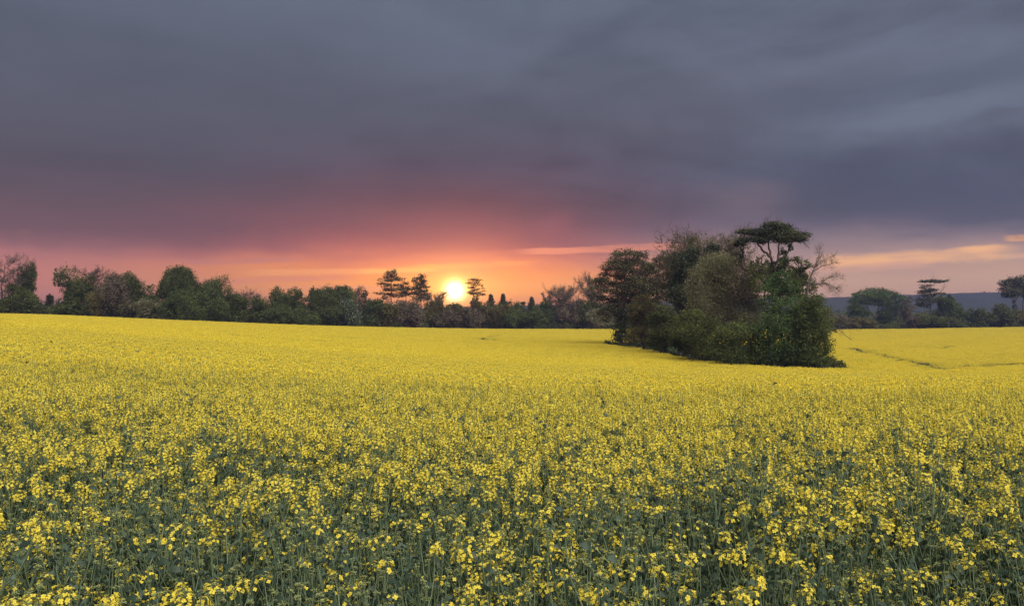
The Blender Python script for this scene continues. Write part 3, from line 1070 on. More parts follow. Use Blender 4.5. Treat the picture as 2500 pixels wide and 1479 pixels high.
quick_tree('shrub', 'dark red-brown bush beside the foot of the slender pine', 'bush', 1148, 750, 36, 5, 'brown', n=12, cover=4.5, group=G_L)
quick_tree('broadleaf_tree', 'low dull tree between the pair of conifers and the little fir', 'tree', 1262, 735, 36, 10, 'mid', n=14, cover=5, group=G_L)
quick_tree('shrub', 'grey-green bush at the crop below the pointed conifer', 'bush', 1242, 754, 34, 3, 'green', n=12, cover=5, group=G_L)
quick_tree('broadleaf_tree', 'rounded light green tree right of the little fir', 'tree', 1326, 733, 28, 8, 'green', n=13, cover=5, group=G_L)
quick_tree('shrub', 'green bush at the crop below the little fir', 'bush', 1302, 758, 36, 3, 'green', n=12, cover=5, group=G_L)
quick_tree('bare_tree', 'narrow budding tree left of the wide budding one', 'tree', 1336, 711, 17, 12, 'olive', bare=True, cover=0.9, group=G_L)
quick_tree('bare_tree', 'wide budding tree with a lacy crown left of the copse', 'tree', 1376, 703, 42, 10, 'olive', bare=True, cover=1.3, group=G_L, fine=1.5, nprim=14)
quick_tree('broadleaf_tree', 'purple-grey tree below the lacy crown', 'tree', 1382, 728, 36, 7, 'brown', n=14, cover=4, twigs=2, group=G_L)
quick_tree('broadleaf_tree', 'dim grey tree halfway from the lacy crown to the copse', 'tree', 1428, 730, 34, 10, 'mid', n=14, cover=5, group=G_L)
quick_tree('bare_tree', 'tall budding tree half behind the left pine of the copse', 'tree', 1446, 674, 36, 16, 'olive', bare=True, cover=1.3, group=G_L, fine=1.5, nprim=14)
quick_tree('shrub', 'dull green bush at the crop just left of the copse', 'bush', 1462, 752, 36, 3, 'greygreen', n=12, cover=5, group=G_L)
quick_tree('broadleaf_tree', 'dim tree right behind the left end of the copse', 'tree', 1492, 728, 34, 12, 'mid', n=14, cover=5, group=G_L)

# ---- right part: trees before the ridge
base = ground_at(2138, 368)
make_tree('oak_tree', 'wide round-headed oak with a bent trunk before the blue ridge', 'oak tree', base,
          L_px([(2135, 712, 30, 10), (2105, 720, 24, 9), (2165, 718, 26, 10), (2090, 735, 18, 10), (2190, 730, 18, 12), (2120, 735, 20, 10), (2155, 738, 24, 12),
                (2098, 752, 16, 8), (2178, 750, 18, 14), (2160, 765, 20, 14), (2140, 722, 34, 9), (2178, 772, 18, 14), (2150, 785, 18, 10), (2086, 750, 18, 12), (2104, 764, 18, 10), (2168, 786, 28, 14), (2080, 768, 14, 10), (2196, 752, 14, 16)], 368, 0.9, 0.2),
          'fresh', 0.50, 5.5, [np.array([base - [0, 0, .3], px(2136, 775, 368), px(2122, 757, 368), px(2112, 742, 368)]),
                              np.array([px(2136, 778, 368), px(2145, 750, 368), px(2146, 722, 368)]),
                              np.array([px(2136, 776, 368), px(2165, 750, 368), px(2176, 735, 368)])], 0.4, 'bark', twigs=1, group=G_R, d=368)
quick_tree('broadleaf_tree', 'hazy grey-brown leafless tree right of the round-headed oak', 'tree', 2212, 722, 22, 14, 'brown', n=14, cover=1.6, twigs=3, shape='oval', group=G_R)
plate_pine('cedar_tree', 'flat-topped cedar with shelf-like boughs before the blue ridge', 2272, 372,
           [(2276, 685, 14, 2.6), (2258, 687, 14, 2.4), (2292, 688, 18, 2.6), (2306, 686, 10, 2), (2262, 697, 14, 2.2), (2255, 702, 10, 2), (2270, 709, 16, 5), (2252, 712, 12, 3.5),
            (2294, 717, 14, 2.6), (2282, 720, 10, 3), (2258, 722, 16, 6), (2250, 733, 14, 5), (2272, 733, 14, 5), (2246, 742, 10, 5), (2262, 745, 14, 6)],
           [[(2272, 780), (2272, 715), (2268, 700), (2272, 686)], [(2275, 735), (2280, 722), (2294, 717)]], 'cedar tree', cover=5.0, fat=1.25, N_up=0.45, r0=0.36, size=0.55, depth=1.0, jitter=0.12, bark='bark', group=G_R)
quick_tree('broadleaf_tree', 'rounded green tree leaning against the cedar', 'tree', 2306, 720, 26, 10, 'green', n=14, cover=5, group=G_R)
quick_tree('broadleaf_tree', 'light green rounded tree right of the cedar', 'tree', 2340, 740, 28, 10, 'green', n=14, cover=5, group=G_R)
quick_tree('shrub', 'dark bush at the foot of the cedar', 'bush', 2268, 764, 38, 4, 'mid', n=13, cover=5, group=G_R)
quick_tree('shrub', 'dull bush between the cedar and the oak', 'bush', 2226, 772, 26, 4, 'brown', n=10, cover=4, group=G_R)
quick_tree('shrub', 'grey-green bush at the crop right of the cedar', 'bush', 2322, 770, 30, 4, 'mid', n=12, cover=5, group=G_R)
quick_tree('broadleaf_tree', 'dusky green tree midway between cedar and right pine', 'tree', 2380, 750, 24, 8, 'mid', n=13, cover=5, group=G_R)
quick_tree('shrub', 'low grey bush between the dusky tree and the right pine', 'bush', 2420, 762, 30, 8, 'mid', n=12, cover=5, group=G_R)
quick_tree('shrub', 'bush under the round-headed oak, partly hiding its trunk', 'bush', 2108, 772, 34, 5, 'olive', n=12, cover=4.5, group=G_R)
quick_tree('shrub', 'grey bush left of the round-headed oak', 'bush', 2062, 768, 32, 8, 'brown', n=12, cover=4, group=G_R)
quick_tree('shrub', 'dim bush just right of the copse, beyond the field', 'bush', 2018, 758, 34, 10, 'greygreen', n=12, cover=4.5, group=G_R)
plate_pine('pine_tree', 'dark pine with a ragged crown at the right end of the far trees', 2478, 362,
           [(2466, 684, 12, 6), (2488, 684, 14, 7), (2452, 692, 11, 6), (2474, 696, 14, 8), (2496, 698, 16, 9), (2450, 706, 10, 6), (2464, 712, 14, 7), (2482, 712, 12, 8),
            (2505, 715, 12, 8), (2455, 720, 10, 5), (2472, 722, 10, 5)],
           [[(2476, 770), (2478, 730), (2476, 690)], [(2477, 740), (2490, 712), (2498, 695)]], cover=6.5, fat=1.3, r0=0.42, size=0.55, group=G_R, extra=[('ivy', [(2477, 742, 6, 18), (2476, 765, 9, 14)], 'dark', 0.5, 3)])
plate_pine('pine_tree', 'second dark pine partly outside the picture beside the ragged pine', 2514, 366,
           [(2512, 678, 14, 8), (2530, 690, 16, 9), (2508, 702, 14, 8), (2526, 712, 16, 8), (2510, 724, 10, 6)],
           [[(2496, 770), (2498, 730), (2512, 690)]], fat=1.3, cover=6.0, r0=0.36, size=0.55, group=G_R)
quick_tree('shrub', 'green bush with sloping boughs under the ragged pine', 'bush', 2462, 742, 34, 4, 'mid', n=14, cover=4.5, group=G_R)
quick_tree('shrub', 'olive bush below the second dark pine', 'bush', 2505, 756, 34, 4, 'olive', n=12, cover=4.5, group=G_R)

# ---- the copse standing in the crop
def ctree(name, label, cat, xb, d, rows, leaf, cover=5.0, size=None, stems=None, jitter=0.3, depth=0.9, r0=0.22, **kw):
    base = ground_at(xb, d)
    kw.setdefault('clump_n', 18)
    kw.setdefault('spread', 0.17)
    kw.setdefault('shell', 0.40)
    cover *= 1.15
    size = (size or 0.0021 * d) * 0.82
    return make_tree(name, label, cat, base, L_px(rows, d, depth, jitter), leaf, size or 0.0021 * d, cover, stems, r0, group=G_C, d=d, **kw)


plate_pine('pine_tree', 'broad many-stemmed pine at the left end of the copse', 1516, 168,
           [(1528, 618, 30, 10), (1505, 622, 16, 9), (1556, 624, 14, 9), (1574, 622, 11, 11), (1498, 640, 24, 9), (1540, 640, 34, 11), (1570, 645, 16, 9), (1484, 654, 20, 8),
            (1520, 657, 30, 10), (1552, 664, 24, 9), (1478, 670, 20, 7), (1508, 676, 26, 9), (1540, 682, 28, 9), (1470, 684, 22, 6), (1498, 694, 28, 9), (1532, 700, 30, 10), (1566, 694, 20, 9),
            (1462, 700, 20, 6), (1486, 712, 26, 8), (1520, 718, 26, 10), (1556, 720, 22, 10), (1470, 728, 20, 7), (1500, 738, 24, 9), (1490, 756, 22, 10), (1482, 776, 16, 9), (1540, 742, 22, 12), (1522, 655, 28, 18), (1532, 692, 30, 18), (1516, 735, 28, 22), (1548, 772, 24, 18), (1456, 688, 18, 7), (1450, 704, 18, 6), (1450, 722, 16, 6), (1456, 742, 18, 8), (1468, 764, 16, 8)],
           [[(1518, 800), (1518, 740), (1524, 690), (1528, 622)], [(1516, 760), (1504, 690), (1505, 625)], [(1520, 740), (1550, 680), (1572, 625)]], cover=4.6, r0=0.42, fat=1.1, leaf='warmneedle', N_up=0.5, group=G_C,
           size=0.32, extra=[('ivy', [(1516, 770, 18, 24), (1518, 800, 20, 24), (1514, 826, 19, 20)], 'dark', 0.34, 5)])
plate_pine('pine_tree', 'narrow pine beside the broad one in the copse', 1606, 160,
           [(1614, 628, 14, 8), (1600, 640, 13, 8), (1618, 650, 16, 8), (1592, 662, 18, 8), (1615, 674, 22, 9), (1594, 688, 20, 8), (1620, 698, 20, 9), (1598, 712, 22, 9), (1618, 724, 20, 9),
            (1592, 738, 20, 9), (1612, 752, 22, 11), (1596, 768, 18, 10), (1636, 644, 18, 9), (1588, 650, 16, 8), (1640, 668, 18, 10), (1640, 700, 18, 12)],
           [[(1606, 800), (1606, 720), (1610, 628)]], fat=1.15, leaf='warmneedle', N_up=0.5, cover=4.6, r0=0.3, size=0.34, group=G_C)
b = ground_at(1722, 138)
bare_tree('bare_tree', 'wide budding tree with lacy brown twigs at the top of the copse', 'tree', b, EYE + (HZ - 570) / F * 138 - b[2], 88 / F * 138, 71, 'olive', 4.5, size=0.26, group=G_C, fine=2.0, nprim=20, low=0.35)
b = ground_at(1660, 146)
bare_tree('bare_tree', 'budding tree with reddish twigs between the narrow pine and the lacy tree', 'tree', b, EYE + (HZ - 612) / F * 146 - b[2], 46 / F * 146, 72, 'olive', 4.0, size=0.26, group=G_C, fine=2.0, nprim=14, low=0.35)
plate_pine('umbrella_pine', 'flat-crowned umbrella pine on dark twisting stems, highest of the copse', 1888, 114,
           [(1890, 550, 24, 6), (1874, 553, 16, 5), (1908, 556, 20, 6), (1866, 563, 26, 6), (1895, 564, 34, 7), (1925, 566, 24, 6), (1818, 565, 20, 3.2), (1836, 568, 24, 5),
            (1856, 572, 28, 6), (1886, 576, 34, 8), (1916, 576, 34, 7), (1946, 575, 22, 6), (1966, 577, 14, 5), (1934, 584, 28, 5), (1958, 587, 16, 4), (1806, 590, 14, 5), (1822, 586, 16, 5),
            (1846, 585, 20, 5), (1866, 590, 16, 5), (1910, 588, 20, 5), (1800, 597, 8, 4)],
           [[(1892, 760), (1890, 660), (1882, 628), (1876, 600), (1880, 566)], [(1882, 628), (1862, 610), (1848, 592), (1838, 572)], [(1890, 662), (1900, 625), (1902, 580)],
            [(1898, 670), (1914, 640), (1924, 612), (1936, 588)], [(1896, 668), (1814, 660), (1812, 620), (1818, 590)]], cover=7.0, fat=1.4, N_up=0.45, r0=0.34, size=0.25, depth=1.2, jitter=0.16, group=G_C, twigs=3,
           extra=[('ivy', [(1913, 640, 13, 16), (1912, 618, 9, 12), (1906, 656, 12, 12), (1930, 604, 7, 10), (1812, 622, 6, 18), (1815, 596, 7, 8), (1882, 640, 12, 12), (1880, 660, 16, 18), (1884, 690, 20, 26)], 'dark', 0.24, 5)])
ctree('ivy_tree', 'dark ivy-covered tree hollowing the middle of the copse', 'tree', 1668, 132,
      [(1665, 640, 26, 24), (1690, 622, 22, 20), (1672, 680, 30, 26), (1660, 720, 32, 26), (1700, 660, 26, 26), (1740, 612, 20, 16), (1648, 700, 22, 26), (1690, 740, 30, 40), (1720, 780, 30, 40), (1700, 830, 34, 38)], 'dark', 5, 0.3)
ctree('willow_tree', 'large drooping grey-green tree in the middle of the copse', 'tree', 1765, 116,
      [(1750, 640, 40, 22), (1790, 632, 34, 18), (1716, 668, 34, 24), (1760, 672, 44, 26), (1812, 668, 36, 26), (1700, 705, 34, 26), (1742, 710, 40, 30), (1790, 712, 42, 30), (1834, 706, 28, 30),
       (1706, 745, 30, 28), (1752, 750, 40, 30), (1800, 752, 40, 32), (1842, 748, 24, 30), (1740, 785, 28, 24), (1782, 790, 34, 26), (1826, 788, 30, 26)], 'greygreen', 4.8, 0.25, aspect=0.42, hang=0.9, twigs=1, spread=0.2)
ctree('ivy_tree', 'ivy-wrapped tree below the umbrella pine', 'tree', 1880, 112,
      [(1858, 640, 14, 18), (1862, 668, 20, 22), (1885, 690, 22, 22), (1850, 690, 20, 24), (1836, 655, 14, 18), (1905, 700, 20, 20)], 'mid', 4, 0.25)
ctree('broadleaf_tree', 'loose dark tree behind the right bushes with sky in its crown', 'tree', 1962, 112,
      [(1938, 632, 14, 7), (1958, 640, 16, 7), (1972, 652, 14, 8), (1950, 662, 20, 10), (1968, 680, 20, 14), (1940, 690, 22, 18), (1978, 700, 16, 16), (1955, 716, 26, 18), (1926, 664, 20, 16), (1914, 642, 14, 14), (1945, 676, 24, 16)], 'mid', 3.8, 0.26, twigs=2)
ctree('holly_tree', 'dark evergreen filling the dip between the broad and the narrow pine', 'tree', 1575, 170,
      [(1588, 656, 22, 14), (1570, 672, 26, 16), (1590, 700, 30, 24), (1560, 715, 26, 20), (1580, 745, 34, 24), (1600, 775, 32, 24), (1570, 790, 34, 24), (1590, 815, 34, 20), (1550, 820, 24, 16)], 'dark', 4.5, 0.34)
# dead tree at the right end
b = ground_at(1972, 108)
root = link('dead_tree', None, None, tuple(b))
tag(root, 'dead tree with bare crooked branches reaching out right of the copse', 'tree', G_C)
pp = [[(1968, 800), (1970, 720), (1974, 690), (1986, 660)], [(1986, 660), (1996, 640), (2000, 622), (2001, 602)], [(1984, 664), (2006, 650), (2026, 646), (2040, 638)], [(1974, 690), (1994, 694), (2014, 690), (2034, 698), (2046, 706)],
      [(2004, 692), (2018, 680), (2036, 676), (2049, 672)], [(1980, 672), (1990, 650), (2012, 634), (2028, 626)], [(2014, 690), (2024, 704), (2034, 712)]]
rr = [(0.24, 0.09), (0.065, 0.018), (0.065, 0.015), (0.08, 0.016), (0.04, 0.014), (0.05, 0.015), (0.03, 0.012)]
rng = np.random.default_rng(77)
paths = []
for k, p_ in enumerate(pp):
    P_ = np.array([px(x, y, 108 + (0 if k == 0 else (j * 0.35 * (1 if k % 2 else -1)))) for j, (x, y) in enumerate(p_)])
    if k == 0:
        P_ = np.vstack([[b - np.array([0, 0, 0.3])], P_])
    paths.append(P_ - b)
w = Geo()
S0 = path_segs(paths, rr)
segs(w, *S0, sides=5)
sub = path_segs(paths[1:], rr[1:])
for s_ in branch_net(sub, rng, [(4, 0.9, 0.014, 0.7), (3, 0.55, 0.010, 0.7), (2, 0.35, 0.008, 0.7)], 0.12)[1:]:
    segs(w, *s_, sides=3)
link('trunk', w.mesh('dead_tree_trunk', [M['twig']]), root)
ctree('broadleaf_tree', 'lush bright green tree at the right of the copse', 'tree', 1905, 101,
      [(1908, 676, 22, 14), (1890, 690, 22, 16), (1930, 705, 26, 18), (1902, 692, 24, 14), (1882, 712, 24, 18), (1915, 718, 30, 22), (1880, 745, 30, 24), (1925, 752, 36, 28), (1900, 785, 40, 30), (1945, 792, 38, 32), (1870, 810, 34, 30), (1915, 828, 44, 34), (1955, 838, 38, 34),
       (1880, 856, 40, 30), (1930, 870, 46, 24)], 'fresh', 4.6, 0.25)
ctree('shrub', 'tall green bush at the right end of the copse', 'bush', 1985, 99,
      [(1985, 735, 28, 18), (1965, 750, 28, 22), (2000, 762, 26, 24), (1978, 780, 34, 26), (2008, 798, 26, 26), (1985, 820, 38, 30), (2006, 842, 28, 28), (1980, 862, 40, 26), (2005, 880, 34, 16), (1960, 880, 34, 16)], 'green', 4.6, 0.24)
ctree('shrub', 'yellow-green spray of boughs on the right flank of the copse', 'bush', 2012, 104,
      [(2010, 762, 18, 14), (2022, 788, 18, 10), (2030, 806, 16, 6), (2004, 800, 18, 16)], 'olive', 2.4, 0.24, twigs=2)
ctree('shrub', 'dark green bush at the front of the copse below the grey-green tree', 'bush', 1800, 101,
      [(1790, 806, 36, 22), (1830, 812, 36, 22), (1770, 832, 38, 26), (1812, 842, 42, 28), (1850, 846, 32, 28), (1780, 864, 40, 22), (1828, 872, 42, 18), (1862, 874, 32, 18)], 'green', 4.6, 0.25)
ctree('shrub', 'olive bush at the front of the copse, left of the dark green one', 'bush', 1710, 108,
      [(1690, 770, 28, 18), (1668, 786, 30, 20), (1715, 790, 34, 24), (1680, 812, 40, 26), (1728, 822, 38, 28), (1672, 840, 32, 22), (1712, 850, 40, 24), (1750, 858, 34, 22)], 'mid', 4.6, 0.26)
ctree('shrub', 'brownish bush with fine twigs below the narrow pine', 'bush', 1625, 128,
      [(1622, 762, 26, 18), (1605, 780, 28, 20), (1640, 788, 28, 22), (1618, 808, 34, 22), (1645, 826, 30, 24), (1610, 836, 30, 18)], 'mid', 5.0, 0.28, twigs=2)
ctree('shrub', 'thin sunlit bush with gaps of yellow field showing through', 'bush', 1568, 152,
      [(1570, 736, 24, 16), (1552, 756, 22, 16), (1584, 760, 24, 18), (1562, 782, 26, 16), (1588, 792, 20, 14), (1556, 806, 24, 14), (1578, 820, 26, 14), (1544, 828, 22, 12), (1592, 835, 24, 14)], 'olive', 4.2, 0.3, twigs=2)
ctree('shrub', 'low blue-green weeds at the right tip of the copse', 'bush', 2040, 94,
      [(2030, 884, 22, 9), (2052, 888, 18, 7), (2016, 878, 16, 9)], 'mid', 4, 0.2)
# broken branch hanging low on the right of the copse
b = ground_at(2022, 100)
root = link('fallen_branch', None, None, tuple(px(2015, 798, 100)))
tag(root, 'low bare branch hanging out over the crop right of the copse', 'branch', G_C)
o0 = px(2015, 798, 100)
paths = [np.array([px(x, y, 100 - j * 0.3) for j, (x, y) in enumerate(p_)]) - o0 for p_ in
         [[(2000, 790), (2025, 800), (2046, 804), (2070, 803), (2096, 806)], [(2046, 804), (2058, 812), (2066, 820), (2078, 830)], [(2025, 800), (2040, 810), (2056, 818)]]]
w = Geo()
S0 = path_segs(paths, [(0.05, 0.015), (0.035, 0.012), (0.03, 0.012)])
segs(w, *S0, sides=4)
for s_ in branch_net(S0, rng, [(3, 0.5, 0.010, 0.7), (2, 0.3, 0.008, 0.7)], 0.0)[1:]:
    segs(w, *s_, sides=3)
link('bough', w.mesh('fallen_branch_bough', [M['twig']]), root)

# ---- undergrowth along the far edge, and woods beyond it on the right
def strip(name, label, u0, u1, d0, d1, h0, h1, n, leaf, size, seed):
    rng_ = np.random.default_rng(seed)
    u = rng_.uniform(u0, u1, n)
    e = edge_d(u)
    d = e + rng_.uniform(d0, d1, n)
    X = wx(u, d)
    hmax = h0 + (h1 - h0) * (0.5 + 0.28 * np.sin(u * 0.031) + 0.22 * np.sin(u * 0.083 + 1.7))
    P_ = np.stack([X, d, ground_z(X, d) + hmax * rng_.random(n) ** 0.8], axis=1)
    c_ = Geo()
    t = np.clip(0.4 + 0.18 * np.sin(u * 0.11) + rng_.normal(0, 0.15, n), 0, 1)
    cards(c_, P_, size, 0.65, None, None, 0, t, rng_)
    tag(link(name, c_.mesh(name, [M[leaf]])), label, 'undergrowth', kind='stuff')


strip('undergrowth', 'tangled dark undergrowth along the foot of the far wood', -700, 3300, 2, 26, 3.0, 7.0, 95000, 'mid', 0.55, 3)
strip('distant_woodland', 'hazy distant woodland between the field and the blue ridge', 1400, 3300, 260, 420, 8.0, 12.5, 26000, 'mid', 1.5, 4)

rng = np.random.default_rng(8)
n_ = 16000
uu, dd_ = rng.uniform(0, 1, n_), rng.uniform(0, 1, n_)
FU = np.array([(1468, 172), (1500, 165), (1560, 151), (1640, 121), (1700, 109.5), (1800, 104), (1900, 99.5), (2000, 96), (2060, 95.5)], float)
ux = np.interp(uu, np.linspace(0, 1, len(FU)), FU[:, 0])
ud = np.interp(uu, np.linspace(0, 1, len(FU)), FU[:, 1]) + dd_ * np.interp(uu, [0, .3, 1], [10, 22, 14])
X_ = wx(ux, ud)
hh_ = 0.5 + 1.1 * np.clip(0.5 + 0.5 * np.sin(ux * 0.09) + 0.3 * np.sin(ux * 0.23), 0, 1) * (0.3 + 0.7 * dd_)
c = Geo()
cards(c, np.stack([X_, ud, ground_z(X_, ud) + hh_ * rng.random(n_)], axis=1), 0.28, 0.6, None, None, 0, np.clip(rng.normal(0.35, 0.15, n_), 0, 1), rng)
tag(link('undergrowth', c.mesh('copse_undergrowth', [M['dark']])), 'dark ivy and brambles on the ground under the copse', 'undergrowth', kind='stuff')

# ------------------------------------------------------------------ rapeseed plants
def frame_from(n, rng):
    n = unit(n)
    a = unit(np.cross(n, [0.3, 0.9, 0.2]))
    b_ = np.cross(n, a)
    th = rng.random() * 6.28
    return np.stack([a * math.cos(th) + b_ * math.sin(th), -a * math.sin(th) + b_ * math.cos(th), n], axis=1)


def flower_geo(seed, R=0.0074):
    """one four-petalled flower, axis +z, centre at the origin"""
    r_ = np.random.default_rng(seed)
    c_ = Geo()
    for k in range(4):
        a = k * math.pi / 2 + r_.normal() * 0.12
        cup = 0.25 + r_.normal() * 0.16
        pts = np.array([(0.08, -0.10, 0), (0.55, -0.46, 0.05), (0.98, -0.30, -0.05), (1.04, 0.02, -0.02), (0.98, 0.32, -0.05), (0.55, 0.46, 0.05), (0.08, 0.10, 0)]) * R
        pts[:, 2] += pts[:, 0] * cup
        ca, sa = math.cos(a), math.sin(a)
        V = np.stack([pts[:, 0] * ca - pts[:, 1] * sa, pts[:, 0] * sa + pts[:, 1] * ca, pts[:, 2]], axis=1)
        c_.add(V, [[0, 1, 5, 6], [1, 2, 4, 5]], 0, 0.5 + r_.normal() * 0.2)
        c_.add(V[[2, 3, 4]], [[0, 1, 2]], 0, 0.5)
    # green-yellow centre
    s_ = R * 0.22
    V = np.array([(s_, 0, 0.2 * s_), (0, s_, 0.2 * s_), (-s_, 0, 0.2 * s_), (0, -s_, 0.2 * s_), (0, 0, 2.2 * s_)])
    c_.add(V, [[0, 1, 4], [1, 2, 4], [2, 3, 4], [3, 0, 4]], 1, 0.8)
    return c_


FL = [flower_geo(s) for s in range(4)]
FL_MESH = [f_.mesh('flower', [M['petal'], M['bud']]) for f_ in FL]


def bud_geo(c_, P_, D, r, ln, tint):
    for p_, d_, t in zip(P_, D, tint):
        Fm = frame_from(d_, RNG)
        loc = np.array([(r, 0, 0), (0, r, 0), (-r, 0, 0), (0, -r, 0), (0, 0, ln), (0, 0, -ln)])
        V = p_ + loc @ Fm.T
        c_.add(V, [[0, 1, 4], [1, 2, 4], [2, 3, 4], [3, 0, 4], [1, 0, 5], [2, 1, 5], [3, 2, 5], [0, 3, 5]], 1, t)


def raceme(seed, nfl, nbud, length):
    """one flower head, stalk along +z: open flowers in a spiral below, buds at the tip.
    Returns (stalks and buds, [(flower index, matrix)])"""
    r_ = np.random.default_rng(seed)
    c_ = Geo()
    fl = []
    for k in range(nfl):
        t = (k + 0.5) / max(nfl, 1)
        z = length * (0.10 + 0.78 * t) + r_.normal() * 0.003
        a = k * 2.4 + r_.normal() * 0.3
        pl = 0.026 * (1 - 0.40 * t) * (0.8 + 0.4 * r_.random())
        out = np.array([math.cos(a), math.sin(a), 0])
        s0 = np.array([0, 0, z])
        tip = s0 + out * pl + np.array([0, 0, pl * (0.35 + 0.5 * t)])
        segs(c_, s0, tip, 0.0007, 0.0006, 3, 0, 0.6)
        n = out * (0.9 - 0.5 * t) + np.array([0, 0, 0.5 + 0.6 * t]) + r_.normal(size=3) * 0.25
        Fm = frame_from(n, r_) * (0.9 + 0.25 * r_.random())
        Mx = Matrix(((*Fm[0], tip[0]), (*Fm[1], tip[1]), (*Fm[2], tip[2]), (0, 0, 0, 1)))
        fl.append((int(r_.integers(0, 4)), Mx))
    segs(c_, [0, 0, -0.01], [0, 0, length * 0.92], 0.0016, 0.0012, 4, 0, 0.5)
    D = unit(r_.normal(size=(nbud, 3)) * np.array([1, 1, 0.35]) + np.array([0, 0, 0.8]))
    P_ = np.array([0, 0, length * 0.88]) + D * np.array([0.011, 0.011, 0.014]) * (0.5 + 0.6 * r_.random((nbud, 1)))
    segs(c_, np.repeat([[0, 0, length * 0.85]], nbud, 0), P_, 0.0006, 0.0006, 3, 0, 0.6)
    bud_geo(c_, P_, D, 0.0022, 0.0042, np.clip(r_.normal(0.5, 0.2, nbud), 0, 1))
    return c_, fl


RAC = [raceme(40 + k, nf, nb, ln) for k, (nf, nb, ln) in enumerate(
    [(20, 12, 0.046), (14, 14, 0.038), (24, 10, 0.056), (10, 16, 0.034), (4, 20, 0.03), (1, 22, 0.028), (17, 12, 0.042), (7, 18, 0.032), (0, 30, 0.03), (0, 20, 0.02)])]
RW = np.array([0.22, 0.17, 0.17, 0.11, 0.06, 0.03, 0.17, 0.05, 0.02, 0.0])
RW_EDGE = np.array([0.004, 0.008, 0.0, 0.02, 0.05, 0.12, 0.0, 0.038, 0.38, 0.38])
RW_RICH = np.array([0.10, 0.10, 0.06, 0.09, 0.07, 0.07, 0.07, 0.07, 0.20, 0.17])


def raceme_full(k):
    c_ = Geo()
    c_.merge(RAC[k][0], None, [2, 1])
    for fi, Mx in RAC[k][1]:
        c_.merge(FL[fi], Mx, [0, 1])
    return c_


PM = [M['petal'], M['bud'], M['stem'], M['leaf']]
RFULL = [raceme_full(k) for k in range(len(RAC))]
R_MESH = [r_.mesh('flower_head', PM[:3]) for r_ in RFULL]
R_BARE = [r_[0].mesh('flower_head_stalks', [M['stem'], M['bud']]) for r_ in RAC]


def leaf_geo(seed, ln, wd):
    """a bluish clasping leaf running out along +x, drooping"""
    r_ = np.random.default_rng(seed)
    c_ = Geo()
    n = 5
    t = np.linspace(0, 1, n)
    droop = 0.5 + 0.5 * r_.random()
    ang_ = 0.75 - droop * 1.5 * t
    dxs = np.cos(ang_) * ln / (n - 1)
    dzs = np.sin(ang_) * ln / (n - 1)
    x = np.concatenate([[0], np.cumsum(dxs)[:-1]])
    z = np.concatenate([[0], np.cumsum(dzs)[:-1]])
    wv = wd * np.array([0.55, 1.0, 0.9, 0.6, 0.06]) * (0.9 + 0.2 * r_.random(n))
    fold = 0.22 + 0.2 * r_.random()
    V = []
    for i in range(n):
        wob = r_.normal() * 0.006
        V += [(x[i], -wv[i] / 2, z[i] + wv[i] * fold + wob), (x[i], 0, z[i]), (x[i], wv[i] / 2, z[i] + wv[i] * fold - wob)]
    Q = []
    for i in range(n - 1):
        a = 3 * i
        Q += [[a, a + 3, a + 4, a + 1], [a + 1, a + 4, a + 5, a + 2]]
    c_.add(np.array(V), Q, 0, np.clip(np.repeat(r_.normal(0.5, 0.2), len(V)), 0, 1))
    return c_


LEAF = [leaf_geo(60 + k, ln, wd) for k, (ln, wd) in enumerate([(0.080, 0.022), (0.058, 0.015), (0.095, 0.027), (0.046, 0.011), (0.072, 0.024), (0.036, 0.008)])]
LEAF_MESH = [l.mesh('leaf', [M['leaf']], True) for l in LEAF]


